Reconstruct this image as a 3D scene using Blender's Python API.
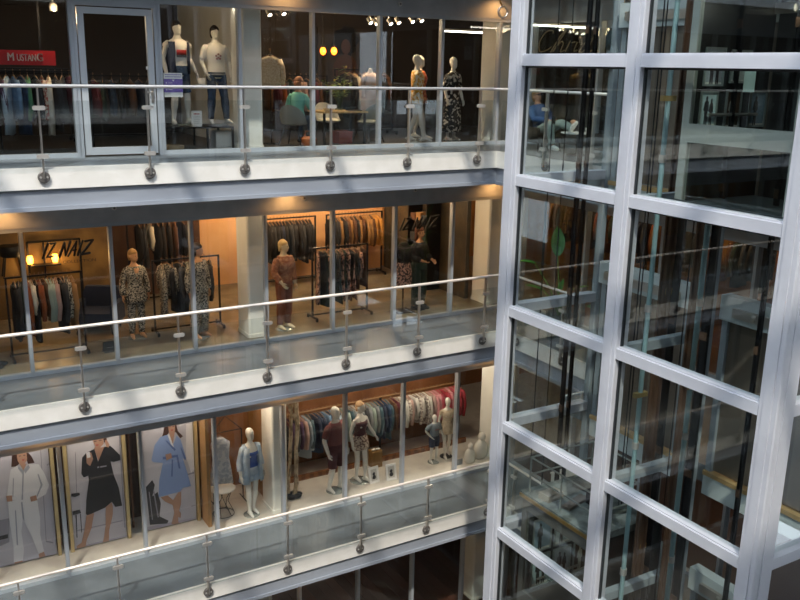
import bpy, bmesh, math, random
from mathutils import Vector, Matrix
for o in list(bpy.data.objects): bpy.data.objects.remove(o)
S = bpy.context.scene; COL = S.collection
rnd = random.Random(7)
V = Vector
# ---------------------------------------------------------------- camera
CAM = V((-0.893, -13.614, 1.503)); YAW, PIT, ROL, FPX = math.radians(30.922), math.radians(-14.763), math.radians(1.174), 879.94
_f = V((math.sin(YAW)*math.cos(PIT), math.cos(YAW)*math.cos(PIT), math.sin(PIT)))
_r = V((math.cos(YAW), -math.sin(YAW), 0)); _u = _r.cross(_f)
AX = math.cos(ROL)*_r + math.sin(ROL)*_u; AY = -math.sin(ROL)*_r + math.cos(ROL)*_u
cd = bpy.data.cameras.new('camera'); cd.lens = FPX*36/800; cd.sensor_width = 36; cd.clip_end = 200
co = bpy.data.objects.new('camera', cd); COL.objects.link(co); S.camera = co
co.matrix_world = Matrix(((AX.x, AY.x, -_f.x, CAM.x), (AX.y, AY.y, -_f.y, CAM.y), (AX.z, AY.z, -_f.z, CAM.z), (0, 0, 0, 1)))
def ray(x, y): return AX*((x-400)/FPX) - AY*((y-300)/FPX) + _f
def at_y(x, y, Y): d = ray(x, y); return CAM + d*((Y-CAM.y)/d.y)     # pixel -> point on a plane parallel to the shopfront
def at_x(x, y, X): d = ray(x, y); return CAM + d*((X-CAM.x)/d.x)
def at_z(x, y, Z): d = ray(x, y); return CAM + d*((Z-CAM.z)/d.z)
# ---------------------------------------------------------------- light
W = bpy.data.worlds.new('sky'); S.world = W; W.use_nodes = True
nt = W.node_tree; bg = nt.nodes['Background']
bg.inputs[0].default_value = (0.80, 0.89, 1.0, 1); bg.inputs[1].default_value = 2.5
sd = bpy.data.lights.new('sun', 'SUN'); sd.energy = 2.4; sd.angle = math.radians(1.2); sd.color = (1, .93, .82)
so = bpy.data.objects.new('sun', sd); COL.objects.link(so)
so.rotation_euler = V((0.50, 0.80, -1.10)).to_track_quat('-Z', 'Y').to_euler()
S.view_settings.view_transform = 'Standard'; S.view_settings.look = 'None'; S.view_settings.gamma = 1
S.view_settings.use_curve_mapping = False; S.view_settings.exposure = 0.35
S.cycles.transparent_max_bounces = 48; S.cycles.max_bounces = 8; S.cycles.caustics_reflective = False; S.cycles.caustics_refractive = False
S.cycles.sample_clamp_indirect = 6
# ---------------------------------------------------------------- materials
def lin(h):
    h = h.lstrip('#'); c = [int(h[i:i+2], 16)/255 for i in (0, 2, 4)]
    return tuple((v/12.92 if v <= .04045 else ((v+.055)/1.055)**2.4) for v in c)+(1,)
MATS = {}
def mat(name, h, rough=.6, metal=0, h2=None, scale=6, kind='noise', bump=0, emit=0, stretch=(1, 1, 1), lo=.4, hi=.62, spec=.5, detail=3):
    if name in MATS: return MATS[name]
    m = bpy.data.materials.new(name); m.use_nodes = True; n = m.node_tree.nodes; l = m.node_tree.links
    b = n['Principled BSDF']; b.inputs['Roughness'].default_value = rough; b.inputs['Metallic'].default_value = metal
    b.inputs['Base Color'].default_value = lin(h); b.inputs['Specular IOR Level'].default_value = spec
    if emit:
        b.inputs['Emission Color'].default_value = lin(h); b.inputs['Emission Strength'].default_value = emit
    if h2 or bump:
        tc = n.new('ShaderNodeTexCoord'); mp = n.new('ShaderNodeMapping'); mp.inputs['Scale'].default_value = stretch
        l.new(tc.outputs['Object'], mp.inputs[0])
        if kind == 'voronoi':
            t = n.new('ShaderNodeTexVoronoi'); t.inputs['Scale'].default_value = scale; out = t.outputs['Distance']
        elif kind == 'wave':
            t = n.new('ShaderNodeTexWave'); t.inputs['Scale'].default_value = scale; t.inputs['Distortion'].default_value = 3; t.bands_direction = 'X'; out = t.outputs['Fac']
        elif kind == 'stripe':
            t = n.new('ShaderNodeTexWave'); t.inputs['Scale'].default_value = scale; t.inputs['Distortion'].default_value = .1; t.bands_direction = 'Z'; out = t.outputs['Fac']
        else:
            t = n.new('ShaderNodeTexNoise'); t.inputs['Scale'].default_value = scale; t.inputs['Detail'].default_value = detail; out = t.outputs['Fac']
        l.new(mp.outputs[0], t.inputs['Vector'])
        if h2:
            r = n.new('ShaderNodeValToRGB'); r.color_ramp.elements[0].position = lo; r.color_ramp.elements[1].position = hi
            r.color_ramp.elements[0].color = lin(h); r.color_ramp.elements[1].color = lin(h2)
            l.new(out, r.inputs[0]); l.new(r.outputs[0], b.inputs['Base Color'])
        if bump:
            bp = n.new('ShaderNodeBump'); bp.inputs['Strength'].default_value = bump; bp.inputs['Distance'].default_value = .01
            l.new(out, bp.inputs['Height']); l.new(bp.outputs[0], b.inputs['Normal'])
    MATS[name] = m; return m
def glass(name, tint, ior=1.45, rough=0.0):
    m = bpy.data.materials.new(name); m.use_nodes = True; n = m.node_tree.nodes; l = m.node_tree.links
    n.remove(n['Principled BSDF']); o = n['Material Output']
    t = n.new('ShaderNodeBsdfTransparent'); t.inputs[0].default_value = (*tint, 1)
    g = n.new('ShaderNodeBsdfGlossy'); g.inputs['Roughness'].default_value = rough; g.inputs['Color'].default_value = (1, 1, 1, 1)
    fr = n.new('ShaderNodeFresnel'); fr.inputs[0].default_value = ior; mx = n.new('ShaderNodeMixShader')
    ge = n.new('ShaderNodeNewGeometry'); io = n.new('ShaderNodeMix'); io.data_type = 'FLOAT'      # same reflectance on both faces of the sheet
    io.inputs[2].default_value = ior; io.inputs[3].default_value = 1/ior; l.new(ge.outputs['Backfacing'], io.inputs[0]); l.new(io.outputs[0], fr.inputs[0])
    l.new(fr.outputs[0], mx.inputs[0]); l.new(t.outputs[0], mx.inputs[1]); l.new(g.outputs[0], mx.inputs[2]); l.new(mx.outputs[0], o.inputs[0])
    MATS[name] = m; return m
G_SHOP = glass('shop_glass', (.955, .965, .96)); G_RAIL = glass('rail_glass', (.925, .945, .945), 1.5); G_LIFT = glass('lift_glass', (.925, .955, .95), 1.5); G_CAR = glass('car_glass', (.88, .92, .91), 1.45); G_VASE = glass('vase_glass', (.9, .95, .93))
M_WHITE = mat('white_fascia', '#f7f3ec', .55, 0, '#efebe3', 3)
M_BEAM = mat('grey_beam', '#a3a9b3', .45, 0, '#979da8', 2, stretch=(.3, 1, 1))
M_BULK = mat('bulkhead_grey', '#bcbdc0', .55, 0, '#b0b1b5', 3)
M_SOFFIT = mat('soffit', '#b4b5b6', .7)
M_WALK = mat('walkway_floor', '#7a8186', .35, 0, '#6c7378', 1.3)
M_FRAME = mat('frame_grey', '#b4bac1', .4, .25)
M_SILL = mat('sill_grey', '#b9c0c6', .45, .1)
M_STEEL = mat('brushed_steel', '#cfc8c0', .28, .9)
M_DISC = mat('disc_steel', '#77726e', .5, .45)
M_RAILM = mat('handrail', '#ebe0d5', .35, .2)
M_CLAMP = mat('clamp', '#d9d4cd', .35, .6)
M_LIFT = mat('lift_white_steel', '#cfd1d8', .42, .05, '#c7c9d1', 2)
M_LIFTIN = mat('lift_inner', '#99a3a9', .5)
M_CREAM = mat('cream_column', '#f3f2ea', .7, 0, '#ecebe2', 2)
M_BLACK = mat('black_metal', '#16161a', .45, .3)
M_DARK = mat('dark_wall', '#27221f', .8, 0, '#1e1a18', 2)
M_MANN = mat('mannequin_white', '#e4e2da', .35)
M_SKIN = mat('mannequin_skin', '#d3a177', .45)
M_PSKIN = mat('person_skin', '#cf9a78', .5)
M_WOODF = mat('wood', '#8a5a33', .5, 0, '#6f4527', 4, 'wave', stretch=(.4, 6, 1))
# ---------------------------------------------------------------- mesh helpers
class MB:
    def __init__(s): s.v = []; s.f = []; s.m = []
    def add(s, vs, fs, mi=0):
        k = len(s.v); s.v += [tuple(p) for p in vs]; s.f += [tuple(i+k for i in f) for f in fs]; s.m += [mi]*len(fs); return s
    def box(s, x0, x1, y0, y1, z0, z1, mi=0):
        if x0 > x1: x0, x1 = x1, x0
        if y0 > y1: y0, y1 = y1, y0
        if z0 > z1: z0, z1 = z1, z0
        return s.add([(x0, y0, z0), (x1, y0, z0), (x1, y1, z0), (x0, y1, z0), (x0, y0, z1), (x1, y0, z1), (x1, y1, z1), (x0, y1, z1)],
                     [(0, 3, 2, 1), (4, 5, 6, 7), (0, 1, 5, 4), (1, 2, 6, 5), (2, 3, 7, 6), (3, 0, 4, 7)], mi)
    def loft(s, rings, mi=0, caps=True, close=True):
        n = len(rings[0]); vs = [p for r in rings for p in r]; fs = []
        for i in range(len(rings)-1):
            for j in range(n if close else n-1):
                a, b = i*n+j, i*n+(j+1) % n; fs.append((a, b, b+n, a+n))
        if caps: fs += [tuple(range(n-1, -1, -1)), tuple(range((len(rings)-1)*n, len(rings)*n))]
        return s.add(vs, fs, mi)
    def tube(s, pts, r, n=8, mi=0, round_=False):
        pts = [V(p) for p in pts]; rs = list(r) if isinstance(r, (list, tuple)) else [r]*len(pts)
        if round_:
            d0 = (pts[0]-pts[1]).normalized(); d1 = (pts[-1]-pts[-2]).normalized()
            pts = [pts[0]+d0*rs[0]*.9, pts[0]+d0*rs[0]*.6]+pts+[pts[-1]+d1*rs[-1]*.6, pts[-1]+d1*rs[-1]*.9]
            rs = [rs[0]*.35, rs[0]*.8]+rs+[rs[-1]*.8, rs[-1]*.35]
        rings = []; up = None
        for i, p in enumerate(pts):
            t = (pts[min(i+1, len(pts)-1)]-pts[max(i-1, 0)]).normalized()
            if up is None:
                up = V((0, 0, 1)) if abs(t.z) < .9 else V((1, 0, 0))
            a = t.cross(up)
            if a.length < 1e-4: a = t.cross(V((0, 1, 0)))
            a.normalize(); b = a.cross(t); up = b
            rings.append([p+(a*math.cos(k*2*math.pi/n)+b*math.sin(k*2*math.pi/n))*rs[i] for k in range(n)])
        return s.loft(rings, mi)
    def lathe(s, prof, c=(0, 0, 0), n=14, mi=0):
        return s.loft([[(c[0]+r*math.cos(k*2*math.pi/n), c[1]+r*math.sin(k*2*math.pi/n), c[2]+z) for k in range(n)] for r, z in prof], mi)
    def ell(s, c, rx, ry, rz, n=12, m=7, mi=0):
        rings = []
        for i in range(m):
            a = -math.pi/2*.94+math.pi*.94*i/(m-1); rings.append([(c[0]+rx*math.cos(a)*math.cos(k*2*math.pi/n), c[1]+ry*math.cos(a)*math.sin(k*2*math.pi/n), c[2]+rz*math.sin(a)) for k in range(n)])
        return s.loft(rings, mi)
    def disc_y(s, c, r, y0, y1, n=16, mi=0):
        return s.loft([[(c[0]+r*math.cos(k*2*math.pi/n), y, c[2]+r*math.sin(k*2*math.pi/n)) for k in range(n)] for y in (y0, y1)], mi)
    def prism(s, pts, d, mi=0):                       # planar outline (3D points) pushed along vector d
        n = len(pts); a = [V(p) for p in pts]; b = [p+V(d) for p in a]
        return s.add(a+b, [tuple(range(n-1, -1, -1)), tuple(range(n, 2*n))]+[(i, (i+1) % n, n+(i+1) % n, n+i) for i in range(n)], mi)
    def build(s, name, mats, parent=None, smooth=False):
        me = bpy.data.meshes.new(name); me.from_pydata(s.v, [], s.f)
        for m in (mats if isinstance(mats, (list, tuple)) else [mats]): me.materials.append(m)
        me.polygons.foreach_set('material_index', s.m)
        bm = bmesh.new(); bm.from_mesh(me); bmesh.ops.recalc_face_normals(bm, faces=bm.faces); bm.to_mesh(me); bm.free()
        if smooth:
            me.polygons.foreach_set('use_smooth', [True]*len(me.polygons))
            if smooth != 'all': me.set_sharp_from_angle(angle=math.radians(45))
        return link(name, me, parent)
def link(name, me, parent=None):
    o = bpy.data.objects.new(name, me); COL.objects.link(o)
    if parent: o.parent = parent
    return o
def tag(o, label=None, cat=None, group=None, kind=None):
    if label: o['label'] = label
    if cat: o['category'] = cat
    if group: o['group'] = group
    if kind: o['kind'] = kind
    return o
def thing(name, label, cat, loc=(0, 0, 0), rz=0, group=None, kind=None):
    o = bpy.data.objects.new(name, None); o.empty_display_size = .1; COL.objects.link(o)
    o.location = loc; o.rotation_euler = (0, 0, rz); return tag(o, label, cat, group, kind)
def struct(name, mb, m, label=None, smooth=False):
    return tag(mb.build(name, m, None, smooth), label, None, None, 'structure')
def box(*a, mi=0): return MB().box(*a, mi=mi)
def setmat(o, m, i=0):
    o.material_slots[i].link = 'OBJECT'; o.material_slots[i].material = m
def light(kind, name, loc, energy, color, size=.1, target=None, spot=1.2, parent=None):
    d = bpy.data.lights.new(name, kind); d.energy = energy; d.color = color
    if kind == 'AREA': d.size = size
    else: d.shadow_soft_size = size
    if kind == 'SPOT': d.spot_size = spot; d.spot_blend = .8
    o = bpy.data.objects.new(name, d); COL.objects.link(o); o.location = loc
    if target is not None: o.rotation_euler = (V(target)-V(loc)).to_track_quat('-Z', 'Y').to_euler()
    return o
WARM = (1, .72, .42); ORANGE = (1, .56, .2)
# ---------------------------------------------------------------- structure: four storeys of shops round an atrium
ZL = {4: 3.6, 3: 0.0, 2: -3.6, 1: -7.46, 0: -11.2}       # walkway levels
XC = {4: 9.35, 3: 9.35, 2: 9.78, 1: 9.85}                  # where the balcony edge turns into the side wing
XG = 11.25                                                # side wing shopfront
XL0, YEND = -12.0, -12.6
HEAD = {3: 2.47, 2: 2.47, 1: 2.56, 0: 2.5}                # glass heights
YG = 1.45                                                 # shopfront glass
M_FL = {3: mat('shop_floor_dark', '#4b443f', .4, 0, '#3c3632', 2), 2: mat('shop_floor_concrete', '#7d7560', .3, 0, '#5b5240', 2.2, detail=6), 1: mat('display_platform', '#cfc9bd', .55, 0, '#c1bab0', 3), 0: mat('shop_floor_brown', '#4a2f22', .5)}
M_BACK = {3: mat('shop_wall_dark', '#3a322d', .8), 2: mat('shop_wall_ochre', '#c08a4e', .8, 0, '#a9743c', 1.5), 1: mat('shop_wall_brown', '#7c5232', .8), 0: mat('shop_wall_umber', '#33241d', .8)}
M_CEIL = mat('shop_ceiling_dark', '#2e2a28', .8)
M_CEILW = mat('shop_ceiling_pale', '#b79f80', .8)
for L in (4, 3, 2, 1):
    z, xc = ZL[L], XC[L]; yl = -3.5                        # yl: where the lift lobby starts
    w = MB().box(XL0, XG, .02, YG+.1, z-.25, z).box(xc+.02, XG, YEND, .02, z-.25, z)
    struct('floor', w, M_WALK, 'pale grey balcony walkway along the shopfronts')
    if L < 4:
        struct('floor', box(8.3, xc+.02, YEND, yl, z-.25, z), M_WALK, 'lift lobby slab beside the glass shaft')
    f = MB().box(XL0, xc, -.03, .02, z-.3, z+.012)
    f.box(xc-.03, xc+.02, yl, -.03, z-.3, z+.012)
    if L < 4: f.box(8.3, xc-.03, yl, yl+.05, z-.3, z+.012)
    struct('trim_1', f, M_WHITE, 'white painted slab edge of the balcony')
    b = MB().box(XL0, xc+.1, .03, .30, z-.56, z-.3).box(XL0, xc+.08, .0, .35, z-.62, z-.56)
    b.box(xc+.03, xc+.3, yl, .03, z-.56, z-.3).box(xc+.0, xc+.35, yl, .0, z-.62, z-.56)
    struct('trim_2', b, M_BEAM, 'grey steel beam under the balcony slab')
    struct('ceiling', MB().box(XL0, XG, .35, YG, z-.66, z-.60).box(xc+.3, XG, YEND, .35, z-.66, z-.60), M_SOFFIT, 'grey soffit under the balcony')
    zg = ZL[L-1]+HEAD[L-1]+.03                                      # head of the glass below
    struct('wall_bulkhead', MB().box(XL0, XG, YG-.06, YG+.1, zg, z-.6).box(XG-.06, XG+.1, YEND, YG, zg, z-.6), M_BULK, 'grey bulkhead above the shop glass')
    # inside of the shops of the storey below this slab
    lo = L-1; zf = ZL[lo]
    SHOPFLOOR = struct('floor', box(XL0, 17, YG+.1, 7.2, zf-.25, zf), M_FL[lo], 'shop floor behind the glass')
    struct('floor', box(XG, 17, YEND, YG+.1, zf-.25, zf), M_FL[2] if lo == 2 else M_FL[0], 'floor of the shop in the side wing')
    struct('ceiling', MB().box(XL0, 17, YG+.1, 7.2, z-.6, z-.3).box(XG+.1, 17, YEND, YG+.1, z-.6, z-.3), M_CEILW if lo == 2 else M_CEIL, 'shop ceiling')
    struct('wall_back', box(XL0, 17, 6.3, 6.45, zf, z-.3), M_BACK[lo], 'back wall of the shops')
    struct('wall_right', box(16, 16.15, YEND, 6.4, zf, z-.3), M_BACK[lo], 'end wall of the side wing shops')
    # the two round-cornered columns behind the glass
    for cx0, cx1 in (((5.4, 5.72), (11.0, 11.19)) if lo == 1 else ((4.97, 5.34), (10.6, 10.95))):
        c = MB(); pr = [(cx0+.03, 1.8), (cx1-.03, 1.8), (cx1, 1.83), (cx1, 2.37), (cx1-.03, 2.4), (cx0+.03, 2.4), (cx0, 2.37), (cx0, 1.83)]
        c.loft([[(x, y, zz) for x, y in pr] for zz in (zf+.06, z-.6)])
        c.loft([[(x+(.015 if x > (cx0+cx1)/2 else -.015), y-.015 if y < 2.1 else y+.015, zz) for x, y in pr] for zz in (zf, zf+.07)])
        struct('wall_column', c, M_CREAM, 'cream column behind the shop glass')
# ground floor, outer walls and open roof with beams
struct('floor', box(-12, 17, -17, YG, ZL[0]-.3, ZL[0]), mat('atrium_floor', '#8f8b86', .4, 0, '#7d7974', 2), 'stone floor at the bottom of the atrium')
M_OPP = mat('opposite_wall', '#6c6a68', .6, 0, '#565554', .6)
struct('wall_front', box(-12, 17, -17.2, -17, ZL[0], 8.5), M_OPP, 'wall behind the opposite balconies')
struct('wall_left', box(-12.2, -12, -17, 7, ZL[0], 8.5), M_OPP, 'far side wall of the atrium')
for L in (3, 2, 1, 4):
    struct('floor', MB().box(-12, 8.4, -17, -14.4, ZL[L]-.3, ZL[L]), M_WALK, 'balcony slab on the opposite side')
    struct('trim_3', MB().box(-12, 8.4, -14.4, -14.34, ZL[L]-.3, ZL[L]+.01), M_WHITE, 'white slab edge of the opposite balcony')
struct('wall_upper', MB().box(-12, 17, 1.4, 1.55, 3.6, 8.5).box(11.2, 11.35, -17, 1.4, 3.6, 8.5), mat('upper_wall', '#8b8c8f', .7), 'wall above the top balcony')
rb = MB()
for i in range(9): rb.box(-12, 11.2, -15.6+i*2.0, -15.48+i*2.0, 8.5, 8.85)
for i in range(9): rb.box(-11.5+i*2.7, -11.4+i*2.7, -17, 1.4, 8.4, 8.6)
struct('ceiling', rb, M_LIFT, 'white steel beams of the open glass roof')
# small round discs on the bulkheads
def stud(px, py, L):
    p = at_y(px, py, YG-.07); o = MB().disc_y((p.x, 0, p.z), .04, YG-.09, YG-.06).build('sprinkler_disc', M_CLAMP); MBd = MB().disc_y((p.x, 0, p.z), .018, YG-.1, YG-.088).build('centre_cap', M_DISC, o)
    tag(o, 'small round steel disc on the grey bulkhead above the %s' % {3: 'top shop glass', 2: 'middle shop glass'}[L], 'wall disc', 'discs on the bulkheads')
for px, py, L in ((114, 208), (304, 198), (415, 190)) and ((114, 208, 2), (304, 198, 2), (415, 190, 2), (400, 4, 3)): stud(px, py, L)
# recessed downlights that wash the bulkheads
M_LAMPG = mat('lamp_glow', '#ffcf8a', .5, emit=12)
def downlight(x, L, e=17):
    z = ZL[L]-.66; t = thing('downlight', 'round recessed downlight washing the bulkhead under the %s balcony' % {4: 'roof', 3: 'top', 2: 'middle', 1: 'lowest'}[L], 'downlight', (x, 1.13, z), group='downlights under the balconies')
    MB().lathe([(.085, 0), (.085, -.012), (.06, -.012), (.06, 0)], n=18).build('rim', M_CLAMP, t, True)
    MB().lathe([(.058, -.004), (.058, -.006)], n=18).build('lens', M_LAMPG, t)
    light('SPOT', 'downlight_lamp', (x, 1.13, z-.02), e, (1, .5, .16), .05, (x, 1.24, z-1), 2.7)
for L, xs in ((4, (5.6, 10.2)), (3, (.75, 5.6, 10.3)), (2, (1.1, 5.55, 10.5)), (1, (5.4, 10.4))):
    for x in xs: downlight(x, L)
# ---------------------------------------------------------------- shopfront windows
def front(n, L, xs, skip=()):
    z = ZL[L]; t = thing('window_%d' % n, 'glazed shopfront with pale grey mullions', None, (0, 0, 0), kind='structure')
    hd = HEAD[L]
    box(xs[0], xs[-1], YG-.05, YG+.05, z+hd-.03, z+hd+.04).build('head_rail', M_FRAME, t)
    for a, b in zip(xs, xs[1:]):
        if a in skip: continue
        box(a+.03, b-.03, YG-.05, YG+.05, z, z+.07).build('sill_rail', M_SILL, t)
        box(a+.025, b-.025, YG-.006, YG+.006, z+.07, z+hd-.03).build('pane', G_SHOP, t)
    for x in xs: MB().box(x-.03, x+.03, YG-.06, YG+.06, z, z+hd-.03).box(x-.012, x+.012, YG-.075, YG-.06, z, z+hd-.03).build('mullion', M_FRAME, t)
    return t
sg = 1.394
front(1, 3, [.594-sg*k for k in range(8, 0, -1)]+[.594, 1.995, 3.381]+[3.381+sg*k for k in range(1, 5)]+[10.36, 10.75, XG], skip=(1.995,))
front(2, 2, [1.0+sg*k for k in range(-8, 7)]+[10.72, XG])
front(3, 1, [1.291+sg*k for k in range(-8, 7)]+[10.97, XG])
front(4, 0, [1.62+sg*k for k in range(-8, 7)]+[XG])
# glazed fronts of the side wing
def wingfront(n, L):
    z = ZL[L]; t = thing('window_%d' % n, 'glazed shopfront of the side wing', None, kind='structure'); y = YG-.05; k = 0
    box(XG-.05, XG+.05, YEND, YG, z+2.44, z+2.51).build('head_rail', M_FRAME, t)
    while y-2.0 > YEND:
        box(XG-.05, XG+.05, y-2.0+.03, y-.03, z, z+.07).build('sill_rail', M_SILL, t)
        box(XG-.006, XG+.006, y-2.0+.025, y-.025, z+.07, z+2.44).build('pane', G_SHOP, t)
        box(XG-.06, XG+.06, y-.03, y+.03, z, z+2.44).build('mullion', M_FRAME, t); y -= 2.0
for n, L in ((5, 3), (6, 2), (7, 1), (8, 0)): wingfront(n, L)
# the shop door on the top level
d = thing('door_1', 'glass shop door in a pale grey frame', None, (0, 0, 0), kind='structure')
a, b, z = 2.03, 3.35, 0.0
MB().box(a, a+.05, YG-.05, YG+.05, z, z+2.44).box(b-.05, b, YG-.05, YG+.05, z, z+2.44).box(a+.05, b-.05, YG-.05, YG+.05, z+2.36, z+2.44).build('frame', M_FRAME, d)
lf = MB().box(a+.07, a+.17, YG-.04, YG+.03, z+.03, z+2.34).box(b-.17, b-.07, YG-.04, YG+.03, z+.03, z+2.34).box(a+.17, b-.17, YG-.04, YG+.03, z+2.24, z+2.34).box(a+.17, b-.17, YG-.04, YG+.03, z+.03, z+.15)
lf = lf.build('door_leaf', mat('door_grey', '#c6cbd0', .4, .2), d)
box(a+.16, b-.16, YG-.012, YG, z+.14, z+2.25).build('pane', G_SHOP, lf)
MB().tube([(b-.12, YG-.04, 1.03), (b-.12, YG-.1, 1.03), (b-.25, YG-.1, 1.03)], .012).box(b-.145, b-.095, YG-.05, YG-.03, .86, 1.12).build('handle', M_STEEL, lf, True)
p = at_y(148, 68, YG-.02); box(p.x-.03, p.x+.03, YG-.016, YG-.013, p.z-.025, p.z+.025).build('sticker', M_WHITE, lf)
# ---------------------------------------------------------------- glass balustrades
def baluster(t, c, out, zr, first={}):
    """c: foot point on the slab edge (x, y, z of disc); out: outward unit vector"""
    x, y, z = c; ox, oy = out; px, py = x+ox*.07, y+oy*.07; sx, sy = -oy, ox
    b = MB(); hw = .011
    def bar(u0, u1, v0, v1, z0, z1, mb, mi=0):
        c8 = [(px+sx*u+ox*v, py+sy*u+oy*v, zz) for zz in (z0, z1) for u, v in ((u0, v0), (u1, v0), (u1, v1), (u0, v1))]
        mb.add(c8, [(0, 3, 2, 1), (4, 5, 6, 7), (0, 1, 5, 4), (1, 2, 6, 5), (2, 3, 7, 6), (3, 0, 4, 7)], mi)
    bar(-hw, hw, -.03, .03, z-.02, zr-.02, b); o = b.build('baluster', M_STEEL, t)
    dd = MB(); n = 18
    dd.loft([[(x+ox*v+sx*r*math.cos(k*2*math.pi/n), y+oy*v+sy*r*math.cos(k*2*math.pi/n), z+r*math.sin(k*2*math.pi/n)) for k in range(n)] for v, r in ((.03, .085), (.055, .085), (.062, .075))])
    dd.build('anchor_disc', M_DISC, o)
    for u in (-.045, .045):
        bb = MB(); bb.loft([[(x+sx*u+ox*v+sx*.016*math.cos(k*math.pi/4), y+sy*u+oy*v+sy*.016*math.cos(k*math.pi/4), z+.016*math.sin(k*math.pi/4)) for k in range(8)] for v in (.06, .072)]); bb.build('bolt', M_CLAMP, o)
    for zc in (.98, .30):
        cl = MB(); bar(-.085, .085, .012, .045, z+zc-.022, z+zc+.022, cl); bar(-.07, .07, .008, .05, z+zc-.03, z+zc+.03, cl); cl.build('clamp', M_CLAMP, o)
def balustrade(L, x0, hr, wy, label):
    z, xc = ZL[L], XC[L]; zd = z-.12; zr = zd+hr; s = 1.529
    t = thing('glass_balustrade', label, 'railing', (XL0, 0, z)); t.location = (0, 0, 0)
    arc = [(xc-.25+.25*math.sin(a*math.pi/16)+.05-.05, -.10-.25+.25*math.cos(a*math.pi/16)+0, zr) for a in range(9)]
    rail = [(XL0, -.10, zr)]+[(p[0]-.07, p[1], p[2]) for p in arc]+[(xc-.07, -3.45, zr)]
    MB().tube(rail, .026, 10).build('handrail', M_RAILM, t, 'all')
    xs = [x0+s*k for k in range(-9, 8) if XL0 < x0+s*k < xc-.2]
    for x in xs: baluster(t, (x, -.03, zd), (0, -1), zr)
    ed = xs+[xc-.12]
    for a, b in zip(ed, ed[1:]): box(a+.03, b-.03, -.106, -.094, zd+.16, zd+1.08).build('glass_panel', G_RAIL, t)
    for y in wy: baluster(t, (xc-.03, y, zd), (-1, 0), zr)
    ed = [-.2]+list(wy)+[-3.45]
    for a, b in zip(ed, ed[1:]): box(xc-.106, xc-.094, b+.03, a-.03, zd+.16, zd+1.08).build('glass_panel', G_RAIL, t)
balustrade(3, 1.194, 1.282, (-.55, -1.5, -2.7), 'glass balustrade with steel handrail on the top balcony, level with the camera')
balustrade(2, 1.508, 1.316, (-.45, -1.8, -3.1), 'glass balustrade with steel handrail on the balcony of the middle shop')
balustrade(1, 3.366-1.529*2, 1.164, (-.6, -1.8, -3.1), 'glass balustrade with steel handrail on the balcony of the nightwear shop')
# ---------------------------------------------------------------- glass lift shaft
XS, XE = 6.5, 8.3; YB, YM0, YM1, YF = -8.56, -6.32, -6.09, -3.95
ZT = [3.45, 1.63, .07, -1.76, -3.5, -5.2, -6.95, -8.7]
sh = thing('lift_shaft', 'tall glass lift shaft with white steel posts and bars', 'lift shaft', (0, 0, 0))
ZLO, ZHI = ZL[0], 8.3
def post(x0, x1, y0, y1, m=M_LIFT):
    q = .012; pr = [(x0+q, y0), (x1-q, y0), (x1, y0+q), (x1, y1-q), (x1-q, y1), (x0+q, y1), (x0, y1-q), (x0, y0+q)]
    return MB().loft([[(x, y, z) for x, y in pr] for z in (ZLO, ZHI)]).build('post', m, sh)
post(XS, XS+.17, YF-.27, YF); post(XS, XS+.2, YM0, YM1); post(XS, XS+.29, YB, YB+.225)
M_GASK = mat('gasket', '#2c3033', .6)
for y0, y1 in ((YF-.27, YF), (YM0, YM1), (YB, YB+.225)):
    c = (y0+y1)/2; h_ = (y1-y0)*.22; box(XS-.012, XS, c-h_, c+h_, ZLO, ZHI).build('cover_strip', M_LIFT, sh)
box(XS+.09, XS+.2, YB-.012, YB, ZLO, ZHI).build('cover_strip', M_LIFT, sh)
for y in (YF-.2, YM0+.06, YB): post(XE-.1, XE, y, y+.11, M_LIFTIN)
for z in ZT:
    for y0, y1 in ((YM1, YF-.27), (YB+.225, YM0)):
        MB().box(XS+.01, XS+.17, y0, y1, z-.065, z+.065).box(XS+.03, XS+.15, y0, y1, z+.065, z+.085).build('transom', M_LIFT, sh)
    box(XS+.24, XE-.1, YF-.2, YF-.04, z-.065, z+.065).build('transom', M_LIFT, sh)
    box(XS+.29, XE-.1, YB+.02, YB+.18, z-.065, z+.065).build('transom', M_LIFT, sh)
    if z < 3: box(XS+.2, XE-.1, YM0+.06, YM1-.06, z-.07, z+.05).build('divider_beam', M_LIFTIN, sh)
zz = [5.6]+ZT+[ZLO+.1]
for za, zb in zip(zz, zz[1:]):
    for y0, y1 in ((YM1, YF-.27), (YB+.225, YM0)): MB().box(XS+.07, XS+.11, y0, y1, za-.09, za-.065).box(XS+.07, XS+.11, y0, y0+.018, zb+.085, za-.09).box(XS+.07, XS+.11, y1-.018, y1, zb+.085, za-.09).build('gasket', M_GASK, sh)
    for y0, y1 in ((YM1, YF-.27), (YB+.225, YM0)): box(XS+.085, XS+.097, y0, y1, zb+.065, za-.065).build('pane', G_LIFT, sh)
    box(XS+.24, XE-.1, YF-.125, YF-.113, zb+.065, za-.065).build('pane', G_LIFT, sh)
    box(XS+.29, XE-.1, YB+.095, YB+.107, zb+.065, za-.065).build('pane', G_LIFT, sh)
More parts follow.
